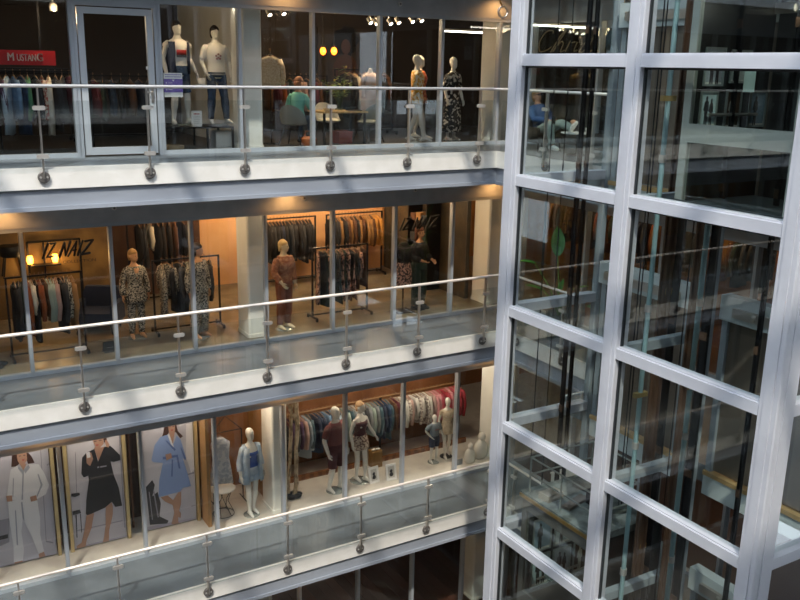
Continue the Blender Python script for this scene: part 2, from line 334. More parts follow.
# landing doors and their headers towards the lobby
M_DOORP = mat('landing_door_steel', '#8f8478', .35, .7, '#7d7268', 8, 'wave', stretch=(1, 1, .02))
M_HEAD = mat('door_header', '#c9d2d2', .5)
k = 2
for L in (3, 2, 1, 0):
    for y0, y1 in ((-8.3, -6.45), (-5.95, -4.25)):
        z = ZL[L]; c = (y0+y1)/2; hw = (y1-y0)/2-.09
        t = thing('door_%d' % k, 'steel lift landing door in a pale frame', None, kind='structure'); k += 1
        for s in (-1, 1):
            box(XE-.06, XE-.03, min(c, c+s*hw)+.005, max(c, c+s*hw)-.005, z+.02, z+2.1).build('door_panel', M_DOORP, t)
        MB().box(XE-.1, XE, y0, c-hw, z-.02, z+2.1).box(XE-.1, XE, c+hw, y1, z-.02, z+2.1).build('jamb', M_LIFTIN, t)
        box(XE-.17, XE-.0, y0, y1, z+2.1, z+2.42).build('header_box', M_HEAD, t)
        MB().box(XE-.22, XE-.17, c-.7, c+.7, z+2.18, z+2.30).disc_y((XE-.2, 0, z+2.24), .05, c+.35, c+.4).build('door_operator', M_STEEL, t)
        box(XE-.14, XE, y0, y1, z-.06, z-.0).build('door_sill', mat('brass_sill', '#c9a875', .4, .3), t)
        box(XE-.12, XE, y0, y1, z-.34, z-.06).build('apron', M_HEAD, t)
        if L != 3: pass
# lift cars
M_CARF = mat('car_frame', '#969a95', .45, .2); M_CARD = mat('car_dark', '#2b2a29', .4, .2, '#232221', 3); M_KICK = mat('car_kick', '#5c6366', .5, .4)
M_GOLD = mat('gold_trim', '#b9955c', .3, .8)
PCOL = [('#c4d6da', '#2a2a2e'), ('#5c4433', '#f2e8d6'), ('#93a8b8', '#23262c'), ('#b8bcc2', '#3b3034'), ('#ccd6d6', '#5b4a44')]
def print_fig(mb, o, u, w, h, mi):
    """a small standing figure as flat print; o = bottom-left corner, u = unit vector along the width"""
    P = [(.42, .06), (.5, .06), (.5, .35), (.56, .06), (.64, .06), (.62, .5), (.7, .5), (.66, .76), (.57, .8), (.59, .9), (.5, .95), (.43, .9), (.45, .8), (.36, .76), (.3, .52), (.4, .5)]
    n = V((u[1], -u[0], 0)); mb.prism([V(o)+V(u)*(a*w)+V((0, 0, b*h))+n*.008 for a, b in P], n*.002, mi)
def framed_poster(o, u, w, h, i, parent=None, label=None, group=None):
    u = V(u); n = V((u.y, -u.x, 0)); o = V(o); fr = MB()
    def rect(a, b, c, d_, dep, mi, mb): mb.prism([o+u*a+V((0, 0, c)), o+u*b+V((0, 0, c)), o+u*b+V((0, 0, d_)), o+u*a+V((0, 0, d_))], n*dep, mi)
    t = thing('framed_poster', label, 'poster', (0, 0, 0), group=group)
    e = .022
    for r in ((0, w, 0, e), (0, w, h-e, h), (0, e, e, h-e), (w-e, w, e, h-e)): rect(*r, .02, 0, fr)
    fr.build('frame', mat('poster_frame', '#b8beba', .35, .5), t)
    pr = MB(); rect(e, w-e, e, h-e, .006, 0, pr); print_fig(pr, o, u, w*.75, h*.92, 1); 
    if i in (0, 3): print_fig(pr, o+u*(w*.35), u, w*.62, h*.85, 1)
    rect(e, w-e, e, h*.1, .008, 2, pr)
    pr.build('print', [mat('pbg%d' % i, PCOL[i][0], .5), mat('pfg%d' % i, PCOL[i][1], .5), M_WHITE], t)
    return t
def lift_car(y0, y1, z0, h, posters, label, wlabel):
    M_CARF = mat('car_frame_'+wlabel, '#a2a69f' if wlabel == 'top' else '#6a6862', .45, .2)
    x0, x1 = 6.8, 8.12; z1 = z0+h
    t = thing('lift_car', label, 'lift car', (0, 0, 0))
    MB().box(x0, x1, y0, y1, z0-.14, z0).build('floor_plate', M_KICK, t)
    kk = MB().box(x0-.02, x0, y0, y1, z0-.14, z0+.03)
    for i in range(24):
        yy = y0+.04+(y1-y0-.08)*i/23; kk.box(x0-.028, x0-.02, yy-.012, yy+.012, z0-.1, z0-.04)
    kk.build('kick_rail', M_KICK, t)
    for ya, yb in ((y0, y0+.07), (y1-.1, y1)): box(x0, x0+.06, ya, yb, z0, z1-.18).build('stile', M_CARF, t)
    box(x0, x0+.06, y0, y1, z1-.18, z1).build('top_rail', M_CARF, t)
    box(x0, x0+.05, y0+.07, y1-.1, z0+.66, z0+.86).build('waist_band', M_CARF, t)
    for a, b in ((z0+.03, z0+.66), (z0+.86, z1-.18)): box(x0+.02, x0+.03, y0+.07, y1-.1, a, b).build('pane', G_CAR, t)
    box(x0+.06, x1, y1-.04, y1, z0, z1-.02).build('side_wall', M_CARD, t); box(x0+.06, x1, y0, y0+.04, z0, z1-.02).build('side_wall', M_CARD, t)
    for i in range(2):
        ya = y0+.1+(y1-y0-.2)/2*i; box(x1-.03, x1, ya+.004, ya+(y1-y0-.2)/2-.004, z0, z1-.1).build('car_door', M_CARD, t)
    box(x0-.03, x1, y0-.02, y1+.02, z1, z1+.1).build('roof', mat('car_roof', '#8c9492', .6, .1, '#5c625f', 5), t)
    box(x0-.05, x0-.03, y0-.02, y1+.02, z1+.02, z1+.07).build('gold_strip', M_GOLD, t)
    MB().tube([(x0+.3, y1-.09, z0+.95), (x1-.2, y1-.09, z0+.95)], .018).build('grab_rail', M_STEEL, t, True)
    return t
car = lift_car(-8.18, -6.72, .12, 2.36, None, 'glass lift car stopped at the top balcony with posters inside', 'top')
car2 = lift_car(-5.92, -4.42, -6.95, 2.37, None, 'glass lift car below with a railed roof and a gold strip', 'lower')
z2 = -6.95+2.37+.1
for cy, cz in ((-7.45, .12+2.2), (-5.15, -6.95+2.2)):  # fill lamps added inside both cars to brighten the posters
    t = thing('car_added_lamp', 'round fill lamp added in the ceiling of the %s lift car' % ('upper' if cz > 0 else 'lower'), 'ceiling lamp', (7.5, cy, cz)); MB().lathe([(.12, 0), (.12, .03), (.1, .04), (.1, .18)], n=16).build('housing', M_CLAMP, t, True); light('POINT', 'car_fill', (7.5, cy, cz-.08), 5, (1, .95, .85), .1)
gr = MB()
xa, xb, ya, yb = 6.85, 8.05, -5.85, -4.5
for zz_ in (.28, .55): gr.tube([(xa, ya, z2+zz_), (xa, yb, z2+zz_), (xb, yb, z2+zz_), (xb, ya, z2+zz_), (xa, ya, z2+zz_)], .014, 6)
for x, y in ((xa, ya), (xa, yb), (xb, yb), (xb, ya), (xa, (ya+yb)/2), (xb, (ya+yb)/2)): gr.tube([(x, y, z2), (x, y, z2+.55)], .014, 6)
gr.build('roof_guard', mat('guard_grey', '#9ba09c', .4, .4), car2, True)
for i, (x, y, sx, sy, a) in enumerate(((7.2, -5.1, .5, .14, .3), (7.5, -5.5, .55, .2, -.4), (7.0, -4.8, .3, .2, .1), (7.7, -4.9, .25, .5, .2), (7.25, -5.6, .3, .1, 1.2))):
    m_ = MB().box(-sx/2, sx/2, -sy/2, sy/2, 0, .04+.03*i); o = m_.build('roof_unit', mat('roofunit%d' % i, ('#7b6f63', '#5c625f', '#a39c90', '#434947', '#b7b0a2')[i], .6), car2); o.location = (x, y, z2); o.rotation_euler.z = a
box(7.35, 7.65, -5.35, -5.15, z2+.0, z2+.22).build('door_motor', M_BLACK, car2)
for i, (x0, y0, x1, y1) in enumerate(((697, 91, 718, 128), (722, 90, 742, 129), (746, 91, 767, 127))):
    a, b = at_y(x0, y1, -6.765), at_y(x1, y0, -6.765)
    framed_poster((a.x, -6.765, a.z), (1, 0, 0), b.x-a.x, b.z-a.z, i, None, ['pale framed poster of two women in the upper lift car', 'dark framed poster of a figure in white in the upper lift car', 'blue framed poster of a figure in a dark suit in the upper lift car'][i], 'posters in the lift cars')
for i, (x0, y0, x1, y1) in enumerate(((702, 66, 724, 86), (728, 66, 750, 83))):
    a, b = at_y(x0, y1, -6.765), at_y(x1, y0, -6.765)
    framed_poster((a.x, -6.765, a.z), (1, 0, 0), b.x-a.x, (b.z-a.z)*1.9, 3+i, None, ['grey framed poster of two figures in the upper row of the upper lift car', 'pale framed poster of one figure in the upper row of the upper lift car'][i], 'posters in the lift cars')
for i, (x, z) in enumerate(((7.0, -5.55), (7.42, -5.55), (7.0, -6.15), (7.42, -6.15), (7.84, -6.15), (7.84, -5.55))):
    framed_poster((x, -4.465, z), (1, 0, 0), .36, .54, (2, 4, 0, 3, 1, 2)[i], None, '%s framed poster in the %s row of the lower lift car' % (('blue-grey', 'pale', 'pale blue', 'grey', 'brown', 'slate')[i], 'upper' if z > -6 else 'lower'), 'posters in the lift cars')
a, b = at_x(743, 92, 6.84), at_x(757, 68, 6.84)
tag(MB().box(6.833, 6.838, b.y, a.y, a.z, b.z+.02).build('paper_notice', mat('notice_paper', '#dff0ea', .6)), 'blank pale notice sheet taped to the glass of the upper lift car', 'notice', 'notices in the lift cars')
tag(MB().box(6.833, 6.838, -5.12, -4.98, -5.62, -5.3).build('paper_notice', MATS['notice_paper']), 'blank pale notice sheet taped to the glass of the lower lift car', 'notice', 'notices in the lift cars')
# guide rails, pipes and cables in the shaft
M_RUST = mat('guide_rail_brown', '#6e5442', .5, .3, '#584234', 3, stretch=(1, 1, .1)); M_PIPE = mat('pipe_cyan', '#9fc0c4', .4, .2)
def vert(px, py, X, kind, w=.05):
    p = at_x(px, py, X); x, y = p.x, p.y; z0, z1 = ZLO, 7.5
    if kind == 'rail':
        t = thing('guide_rail', 'brown steel T-shaped guide rail %s' % {664: 'next to the thin pale pipe in the shaft', 670: 'between another brown rail and a black channel in the shaft', 696: 'next to the thicker pale pipe in the shaft', 614: 'in the back corner of the shaft by the script sign'}[px], 'guide rail', (x, y, ZLO), group='guide rails in the shaft')
        MB().box(-.008, .008, -w, w, 0, z1-z0).box(-.05, -.008, -.007, .007, 0, z1-z0).build('rail_profile', M_RUST, t)
        for i in range(8): box(.008, .03, -w*.8, w*.8, 1+i*1.8, 1.08+i*1.8).build('rail_clip', M_GOLD if i % 2 else M_BLACK, t)
    elif kind == 'beam':
        t = thing('guide_beam', 'black steel channel running down the lift shaft', 'steel channel', (x, y, ZLO), group='steel channels in the shaft')
        MB().box(-.02, .02, -w, -w+.012, 0, z1-z0).box(-.02, .02, w-.012, w, 0, z1-z0).box(-.006, .006, -w, w, 0, z1-z0).build('channel', M_BLACK, t)
        for i in range(8): box(-.03, -.02, -w, w, .6+i*1.8, .7+i*1.8).build('fish_plate', M_RUST, t)
    elif kind == 'pipe':
        t = thing('shaft_pipe', 'pale blue-grey pipe running down the lift shaft', 'pipe', (x, y, ZLO), group='pipes in the shaft')
        MB().tube([(0, 0, 0), (0, 0, z1-z0)], w/2, 10).build('tube', M_PIPE, t, True)
        for i in range(8): MB().lathe([(w*.75, 0), (w*.75, .09)], (0, 0, .9+i*1.8), 10).build('pipe_sleeve', M_CLAMP, t, True)
        for i in range(4): box(-.1, .1, -.03, .03, 1.6+i*3.6, 1.66+i*3.6).build('pipe_bracket', mat('bracket_gold', '#b39b62', .5, .3), t)
    else:
        tag(MB().tube([(x, y, -4.46 if -6.0 < y < -4.4 else z0), (x, y, z1)], .009, 6).build('lift_cable', M_BLACK, None, True), 'thin dark steel cable %s' % {642: 'running down to the roof of the lower lift car', 645: 'running down to the roof of the lower lift car', 689: 'hanging between the brown guide rails in the shaft', 556: 'hanging in front of the gold script sign', 570: 'hanging in front of the gold script sign'}[px], 'cable', 'lift cables')
for a in ((573, 250, 7.52, 'beam', .032), (594, 60, 7.72, 'beam', .024), (642, 250, 7.6, 'cable'), (645, 250, 7.62, 'cable'), (652, 270, 7.0, 'pipe', .06), (664, 270, 7.5, 'rail', .05),
          (670, 270, 7.6, 'rail', .05), (677, 270, 7.7, 'beam', .06), (689, 270, 7.4, 'cable'), (696, 270, 7.6, 'rail', .055), (703, 270, 7.8, 'pipe', .07), (712, 270, 7.5, 'beam', .055), (765, 290, 7.6, 'beam', .026), (556, 60, 7.6, 'cable'), (570, 60, 7.6, 'cable'), (614, 100, 8.36, 'rail', .04)):
    vert(*a)
# ---------------------------------------------------------------- figures (mannequins and people): one continuous body mesh each
SEC_M = [(.84, .150, .105, 0), (.93, .168, .118, 0), (1.02, .152, .105, 0), (1.12, .142, .098, -.005), (1.24, .158, .112, -.01), (1.34, .172, .115, -.01), (1.41, .165, .095, 0), (1.46, .105, .070, .005), (1.50, .058, .058, .005), (1.56, .052, .055, 0)]
SEC_F = [(.84, .150, .105, .005), (.92, .172, .118, .01), (1.00, .150, .105, .005), (1.10, .112, .088, 0), (1.20, .125, .098, -.01), (1.29, .142, .122, -.022), (1.37, .148, .098, -.008), (1.43, .125, .078, .005), (1.47, .065, .058, .005), (1.52, .044, .046, .005), (1.56, .043, .047, 0)]
def lerp(a, b, t): return a+(b-a)*t
def sec(S_, z):
    for a, b in zip(S_, S_[1:]):
        if a[0] <= z <= b[0]: t = (z-a[0])/(b[0]-a[0]); return [lerp(a[i], b[i], t) for i in (1, 2, 3)]
    return list(S_[0][1:] if z < S_[0][0] else S_[-1][1:])
class Fig:
    def __init__(s, h=1.78, fem=False, lean=0, pel=(0, 0, .93), armL=None, armR=None, legL=None, legR=None, turn=0, face=False, heel=0, shoulder=None):
        s.k = h/1.78; s.S = SEC_F if fem else SEC_M; s.fem = fem; s.lean = lean; s.pel = V(pel); s.turn = turn; s.face = face; s.heel = heel
        sw = shoulder or (.165 if fem else .19)
        s.rot = Matrix.Rotation(-lean, 3, 'X')
        s.arm = []; s.leg = []
        for sgn, a in ((-1, armL), (1, armR)):
            sh_ = s.t((sgn*sw, .005, 1.378 if fem else 1.385)); a = a or ((sgn*(sw+.06), .03, 1.13), (sgn*(sw+.07), -.05, .89))
            s.arm.append([sh_]+[V(p) for p in a])
        for sgn, a in ((-1, legL), (1, legR)):
            hp = s.t((sgn*.088, 0, .90)); a = a or ((sgn*.095, -.015, .50), (sgn*.10, .02, .085), (sgn*.12, -.15, .03))
            s.leg.append([hp]+[V(p) for p in a])
        s.ra = (.044, .036, .026) if fem else (.055, .044, .031); s.rl = (.083, .052, .035) if fem else (.088, .058, .04)
    def t(s, p): return s.rot @ (V(p)-V((0, 0, .93))) + s.pel
    def ring(s, z, d=0, n=16, k=1.0, kx=1.0):
        rx, ry, oy = sec(s.S, z); return [s.t((kx*(rx+d)*k*math.cos(i*2*math.pi/n), oy+(ry+d)*k*math.sin(i*2*math.pi/n), z)) for i in range(n)]
    def armpts(s, i, fr=1.0, n=8):
        a, b, c = s.arm[i]; la, lb = (b-a).length, (c-b).length; tot = (la+lb)*fr; out = []; rr = []
        for j in range(n+1):
            d_ = tot*j/n
            if d_ <= la: q = d_/la; out.append(a.lerp(b, q)); rr.append(lerp(s.ra[0], s.ra[1], q))
            else: q = (d_-la)/lb; out.append(b.lerp(c, q)); rr.append(lerp(s.ra[1], s.ra[2], q)+.006*math.sin(q*math.pi*.8))
        return out, rr
    def legpts(s, i, fr=1.0, n=10):
        a, b, c = s.leg[i][:3]; la, lb = (b-a).length, (c-b).length; tot = (la+lb)*fr; out = []; rr = []
        for j in range(n+1):
            d_ = tot*j/n
            if d_ <= la: q = d_/la; out.append(a.lerp(b, q)); rr.append(lerp(s.rl[0], s.rl[1], q))
            else: q = (d_-la)/lb; out.append(b.lerp(c, q)); rr.append(lerp(s.rl[1], s.rl[2], q)+.012*math.sin(min(1, q*1.6)*math.pi))
        return out, rr
    def headpts(s, z, rx, ry, oy):
        c, w = math.cos(s.turn), math.sin(s.turn); out = []
        for i in range(14):
            x, y = rx*math.cos(i*math.pi/7), oy+ry*math.sin(i*math.pi/7); out.append(s.t((x*c-y*w, x*w+y*c, z)))
        return out
    def hp(s, x, y, z):
        c, w = math.cos(s.turn), math.sin(s.turn); return s.t((x*c-y*w, x*w+y*c, z))
    def body(s, parent, m, head=True, arms=True, legs=True, name='body', neck=True):
        mb = MB(); mb.loft([s.ring(z) for z in (.84, .88, .93, .98, 1.03, 1.1, 1.17, 1.24, 1.30, 1.36, 1.41, 1.45, 1.48, 1.52, 1.56)])
        if s.fem:
            for x in (-.062, .062): c = s.t((x, -.095, 1.275)); mb.ell(c, .052, .045, .055)
        if head:
            mb.loft([s.headpts(*q) for q in ((1.535, .03, .03, -.04), (1.55, .05, .06, -.03), (1.59, .064, .082, -.012), (1.63, .072, .092, 0), (1.68, .076, .097, .004), (1.72, .070, .088, .008), (1.755, .048, .06, .01), (1.775, .018, .022, .01))])
            if s.face:
                mb.tube([s.hp(0, -.088, 1.655), s.hp(0, -.112, 1.612), s.hp(0, -.09, 1.602)], [.011, .017, .012], 6, round_=True)
                for x in (-1, 1): mb.ell(s.hp(x*.074, .01, 1.63), .014, .022, .032, 8, 5)
                mb.ell(s.hp(0, -.085, 1.572), .024, .012, .008, 8, 5)
        if legs:
            for i in (0, 1):
                p, r = s.legpts(i); mb.tube(p, r, 12, round_=True)
                an, toe = s.leg[i][2], s.leg[i][3]; d_ = V((toe.x-an.x, toe.y-an.y, 0)).normalized()
                hz = V((0, 0, toe.z))
                hl = V((an.x, an.y, 0))-d_*.045+V((0, 0, max(toe.z+.01, an.z-.055)))
                mid = (hl+V((toe.x, toe.y, toe.z)))/2+V((0, 0, .022))
                mb.tube([hl, mid, V(toe)], [.034, .04, .026], 10, round_=True); mb.tube([an, (an+mid)/2, mid], [.036, .037, .03], 8, round_=True)
        if arms:
            for i in (0, 1):
                p, r = s.armpts(i); mb.tube([s.t((0.10*(-1 if i == 0 else 1), .005, 1.385))]+p, [r[0]]+r, 10, round_=True)
        tmp = mb.build('tmp', m); md = tmp.modifiers.new('r', 'REMESH'); md.mode = 'VOXEL'; md.voxel_size = .016
        sm = tmp.modifiers.new('s', 'SMOOTH'); sm.factor = .5; sm.iterations = 4
        dg = bpy.context.evaluated_depsgraph_get(); me = bpy.data.meshes.new_from_object(tmp.evaluated_get(dg)); bpy.data.objects.remove(tmp)
        ex = MB()
        if arms:
            for i in (0, 1): s.hand(ex, i)
        bm = bmesh.new(); bm.from_mesh(me)
        vs = [bm.verts.new(p) for p in ex.v]
        for f in ex.f: bm.faces.new([vs[j] for j in f])
        bmesh.ops.recalc_face_normals(bm, faces=bm.faces)
        bm.transform(Matrix.Scale(s.k, 4)); bm.to_mesh(me); bm.free()
        me.materials.clear(); me.materials.append(m); me.polygons.foreach_set('use_smooth', [True]*len(me.polygons)); me.polygons.foreach_set('material_index', [0]*len(me.polygons))
        return link(name, me, parent)
    def hand(s, mb, i):
        a, b, c = s.arm[i]; d_ = (c-b).normalized(); sg_ = -1 if i == 0 else 1
        fwd = V((0, -1, 0)); w = (fwd-d_*fwd.dot(d_))
        if w.length < .1: w = V((0, 0, 1))
        w.normalize(); nrm = d_.cross(w)*sg_; inw = nrm if nrm.x*sg_ < 0 else -nrm
        k = 1.0 if not s.fem else .88
        mb.loft([[c+d_*t_*k+(w*math.cos(q*math.pi/4)*rw+nrm*math.sin(q*math.pi/4)*rn)*k for q in range(8)] for t_, rw, rn in ((-.01, .026, .022), (.03, .036, .017), (.08, .041, .014), (.095, .038, .011))])
        for j, (o_, L_) in enumerate(((.03, .07), (.01, .08), (-.01, .074), (-.029, .058))):
            p0 = c+d_*.085*k+w*o_*k; p1 = p0+(d_*.5*L_+inw*.006)*k; p2 = p0+(d_*.92*L_+inw*.03)*k
            mb.tube([p0, p1, p2], [.0095*k, .009*k, .007*k], 6)
        p0 = c+d_*.03*k+w*.034*k; mb.tube([p0, p0+(d_*.03+w*.02+inw*.01)*k, p0+(d_*.062+w*.022+inw*.022)*k], [.012*k, .0105*k, .008*k], 6)
    # clothing
    def fin(s, mb, name, m, parent):
        for i, p in enumerate(mb.v): mb.v[i] = (p[0]*s.k, p[1]*s.k, p[2]*s.k)
        return mb.build(name, m, parent, 'all')
    def top(s, parent, m, name='shirt', z0=.86, z1=1.46, d=.016, sleeve=.4, sd=.016, flare=0, ripple=0):
        mb = MB(); n = 9; rings = []
        for i in range(n+1):
            z = lerp(z0, z1, i/n); fl = flare*max(0, (1.05-z)/.4) if flare else 0
            rg = s.ring(z, d+fl, 20)
            if ripple and z < 1.1: rg = [V(p)+(V(p)-s.t((0, 0, z)))*ripple*math.sin(j*2*math.pi/20*5) for j, p in enumerate(rg)]
            rings.append(rg)
        mb.loft(rings)
        if sleeve:
            for i in (0, 1):
                p, r = s.armpts(i, sleeve); mb.tube([s.t((.09*(-1 if i == 0 else 1), .005, 1.375))]+p, [r[0]*.85]+[(q+sd)*(.86 if j == 0 else .96 if j == 1 else 1) for j, q in enumerate(r)], 10)
        return s.fin(mb, name, m, parent)
    def trousers(s, parent, m, name='trousers', fr=.97, d=.014, z1=1.02, flare=0):
        mb = MB(); mb.loft([s.ring(z, d, 20) for z in (.86, .90, .94, .98, z1)])
        for i in (0, 1):
            p, r = s.legpts(i, fr); mb.tube(p, [q+d+flare*j/len(r) for j, q in enumerate(r)], 12)
        return s.fin(mb, name, m, parent)
    def skirt(s, parent, m, name='skirt', z0=.5, z1=1.08, r0=.22, r1=None, ripple=.03, d=.02, waves=7):
        mb = MB(); rings = []; n = 28
        for i in range(8):
            q = i/7; z = lerp(z0, z1, q)
            if z >= .93: rx, ry, oy = sec(s.S, z); rx += d; ry += d
            else:
                a = sec(s.S, .93); w = (z-z0)/(.93-z0); rx, ry, oy = lerp(r0, a[0]+d, w), lerp(r0*.8, a[1]+d, w), 0
            rings.append([s.t(((rx*(1+ripple*(1-q)*math.sin(j*2*math.pi/n*waves)))*math.cos(j*2*math.pi/n), oy+(ry*(1+ripple*(1-q)*math.sin(j*2*math.pi/n*waves)))*math.sin(j*2*math.pi/n), z)) for j in range(n)])
        mb.loft(rings); return s.fin(mb, name, m, parent)
    def hair(s, parent, m, length=0, name='hair', puff=0):
        mb = MB(); mb.loft([s.headpts(z, rx+puff, ry+puff, oy) for z, rx, ry, oy in ((1.665, .080, .074, .035), (1.69, .084, .098, .012), (1.72, .078, .094, .012), (1.755, .056, .068, .014), (1.783, .022, .026, .014))])
        mb.loft([s.headpts(z, rx+puff, ry+puff, oy) for z, rx, ry, oy in ((1.55-length, .05+length*.1, .03, .065), (1.60, .074, .045, .055), (1.67, .080, .07, .04))])
        return s.fin(mb, name, m, parent)
    def features(s, parent, eye='#2a1c16'):
        mb = MB()
        for x in (-.03, .03): mb.ell(s.hp(x, -.088, 1.645), .011, .006, .006, 8, 5)
        s.fin(mb, 'eyes', mat('eye_dark', eye, .3), parent)
        mb = MB().ell(s.hp(0, -.089, 1.574), .021, .009, .007, 8, 5); s.fin(mb, 'mouth', mat('lip', '#a4544a', .5), parent)
    def shoes(s, parent, m):
        mb = MB()
        for i in (0, 1):
            an, toe = s.leg[i][2], s.leg[i][3]; d_ = (V((toe.x-an.x, toe.y-an.y, 0))).normalized(); hl = V((an.x, an.y, an.z-.045))-d_*.05
            tp = V(toe)+d_*.02; mb.tube([hl, (hl+tp)/2+V((0, 0, .02)), tp], [.042, .05, .034], 10, round_=True)
        return s.fin(mb, 'shoes', m, parent)
def stand(parent, r=.17, m=None, off=(0, 0)):
    return MB().lathe([(r, 0), (r, .008), (r-.01, .014)], (off[0], off[1], 0), 24).build('base_disc', m or mat('base_steel', '#b9c2bd', .25, .6), parent, True)
def mannequin(loc, rz, label, group, name='mannequin'): return thing(name, label, 'mannequin', loc, rz, group)
# fabrics
F_WT = mat('white_cotton', '#e9e6df', .8); F_DEN = mat('denim', '#2f4768', .85, 0, '#243650', 12); F_DENL = mat('denim_light', '#6f8fb0', .85, 0, '#5d7d9f', 10)
F_BWP = mat('black_white_print', '#262524', .8, 0, '#bdb6a6', 38, detail=2, lo=.43, hi=.57); F_BWP2 = mat('black_white_leaf', '#141417', .8, 0, '#cdc8bd', 16, detail=1, lo=.54, hi=.58)
F_FLO = mat('yellow_floral', '#d9a23a', .8, 0, '#e9dcc0', 18, detail=2, lo=.45, hi=.55); F_FLO2 = mat('red_floral', '#b2452c', .8, 0, '#d99a5a', 18, detail=2, lo=.5, hi=.58)
F_BRN = mat('rust_brown', '#8a5238', .8, 0, '#7a4630', 8); F_GRN = mat('dark_green', '#24382f', .85); F_BLK = mat('black_cloth', '#1a1a1d', .9); F_NAVY = mat('navy_cloth', '#232c44', .85)
F_MAR = mat('maroon_stripe', '#5a2f33', .8, 0, '#7d4a48', 14, 'stripe'); F_MAR2 = mat('maroon', '#4b2228', .8); F_SKT = mat('floral_skirt', '#c7b6a4', .8, 0, '#6a4f4a', 24, lo=.48, hi=.56)
F_PNK = mat('pink_print', '#3c2c2c', .8, 0, '#c39a88', 22, detail=2, lo=.46, hi=.54); F_GRY = mat('grey_tee', '#76828c', .85); F_BGE = mat('beige_lace', '#cdbfa8', .8, 0, '#b8a78e', 30)
F_BLU = mat('blue_satin', '#3f5fae', .45); F_ROBE = mat('pale_blue_robe', '#a9bfd6', .7, 0, '#c4d3e0', 9); F_TUR = mat('turquoise', '#7cc4b4', .8); F_BLUE = mat('blue_sweater', '#3f5a86', .9)
F_LGR = mat('pale_jeans', '#a9b8b0', .85)
H_BLD = mat('hair_blond', '#b08a55', .7); H_DRK = mat('hair_dark', '#2c1e17', .7)
# ---------------------------------------------------------------- hanging garments and racks
M_HANG = mat('hanger_wood', '#94704a', .5)
GM = {}
def garment_mesh(kind, seed):
    k = (kind, seed)
    if k in GM: return GM[k]
    r = random.Random(seed*7+hash(kind) % 1 if 0 else seed*7+len(kind)); mb = MB(); n = 14
    spec = {'shirt': (.66, .20, .20, .034, .55), 'jacket': (.74, .215, .22, .042, .6), 'dress': (1.08, .19, .25, .036, .0), 'blouse': (.6, .2, .2, .03, .35), 'trousers': (.95, .16, .15, .034, 0), 'coat': (.98, .215, .24, .044, .6), 'skirt': (.8, .17, .22, .034, 0)}[kind]
    L_, w0, w1, th, sl = spec; L_ *= r.uniform(.92, 1.08); rings = []
    top_ = -.10; ph = r.uniform(0, 6)
    if kind in ('trousers', 'skirt'): prof = [(0, w0*.85, .5), (.05, w0, .8), (.5, lerp(w0, w1, .5), 1), (1, w1, 1.05)]
    else: prof = [(0, .055, .55), (.035, .10, .8), (.10, w0, .95), (.16, w0*1.02, 1), (.45, w0*.94, 1.1), (.75, lerp(w0, w1, .7), 1.15), (1, w1, 1.2)]
    for q, w, tt in prof:
        z = top_-L_*q; rings.append([(th*tt*math.sin(j*2*math.pi/n)*(1+.35*math.sin(3*j+ph)*q)+.02*math.sin(ph+q*3)*q, w*math.cos(j*2*math.pi/n)*(1+.04*math.sin(ph*2+q*5)), z+(.015*math.sin(j+ph) if q == 1 else 0)) for j in range(n)])
    mb.loft(rings)
    if sl:
        for s_ in (-1, 1):
            mb.tube([(0, s_*w0*.86, top_-L_*.10), (.01*math.sin(ph), s_*(w0+.025), top_-.2), (.015, s_*(w0+.045), top_-.2-sl*.45), (.02*math.cos(ph), s_*(w0+.03), top_-.2-sl*.9)], [.045, .05, .045, .038], 8)
    hg = MB().tube([(0, 0, .0), (0, .022, .024), (0, .0, .036), (0, -.02, .02), (0, 0, -.03), (0, 0, -.085)], .004, 5)
    hg.tube([(0, -w0*.85, -.145), (0, -.06, -.095), (0, 0, -.078), (0, .06, -.095), (0, w0*.85, -.145)], [.007, .01, .011, .01, .007], 6)
    def mk(m_, nm):
        o = m_.build(nm, F_BLK if nm == 'g' else M_HANG, None, 'all'); me = o.data; bpy.data.objects.remove(o); return me
    GM[k] = (mk(mb, 'g'), mk(hg, 'hanger')); return GM[k]
def garment(loc, rz, kind, m, colour, where, group, seed=None, scale=1.0):
    seed = rnd.randrange(4) if seed is None else seed
    gme, hme = garment_mesh(kind, seed)
    o = link(kind if kind != 'shirt' else 'shirt', gme); o.name = 'hanging_'+kind; setmat(o, m); o.location = loc; o.rotation_euler = (0, 0, rz); o.scale = (scale,)*3
    tag(o, '%s %s hanging on %s' % (colour, kind, where), kind, group)
    h = link('hanger', hme, o); return o
def rail_garments(p0, p1, items, where, group, jit=.25, scale=1.0, start=.06, rzoff=0):
    """items: list of (kind, material, colour word) spread along the rail from p0 to p1 (hanging planes across the rail)"""
    p0, p1 = V(p0), V(p1); d_ = (p1-p0); n = len(items); rz = math.atan2(d_.y, d_.x)
    for i, (k, m, c) in enumerate(items):
        q = start+(1-2*start)*(i+.5)/n; p = p0.lerp(p1, q)
        garment((p.x, p.y, p.z+.012), rz+rzoff+rnd.uniform(-jit, jit), k, m, c, where, group, None, scale*rnd.uniform(.96, 1.03))
def rack(x0, x1, y, zf, h, label, depth=.24, double=False, col=None, rz=0):
    """free standing black clothes rack along x"""
    t = thing('clothes_rack', label, 'clothes rack', ((x0+x1)/2, y, zf), rz); w = (x1-x0)/2; col = col or M_BLACK
    for s_ in (-1, 1):
        box(s_*w-.016, s_*w+.016, -.016, .016, .06, h).build('upright', col, t)
        box(s_*w-.018, s_*w+.018, -depth, depth, .05, .085).build('foot', col, t)
        for q in (-1, 1):
            MB().disc_y((s_*w, 0, .028), .028, q*depth*.9-.012, q*depth*.9+.012, 12).build('castor', M_BLACK, t)
    box(-w, w, -.014, .014, h-.03, h).build('top_rail', col, t); box(-w, w, -.012, .012, .09, .115).build('bottom_bar', col, t)
    return t
def fab(name, h, h2=None, sc=8): return mat('fab_'+name, h, .85, 0, h2, sc, lo=.45, hi=.55)
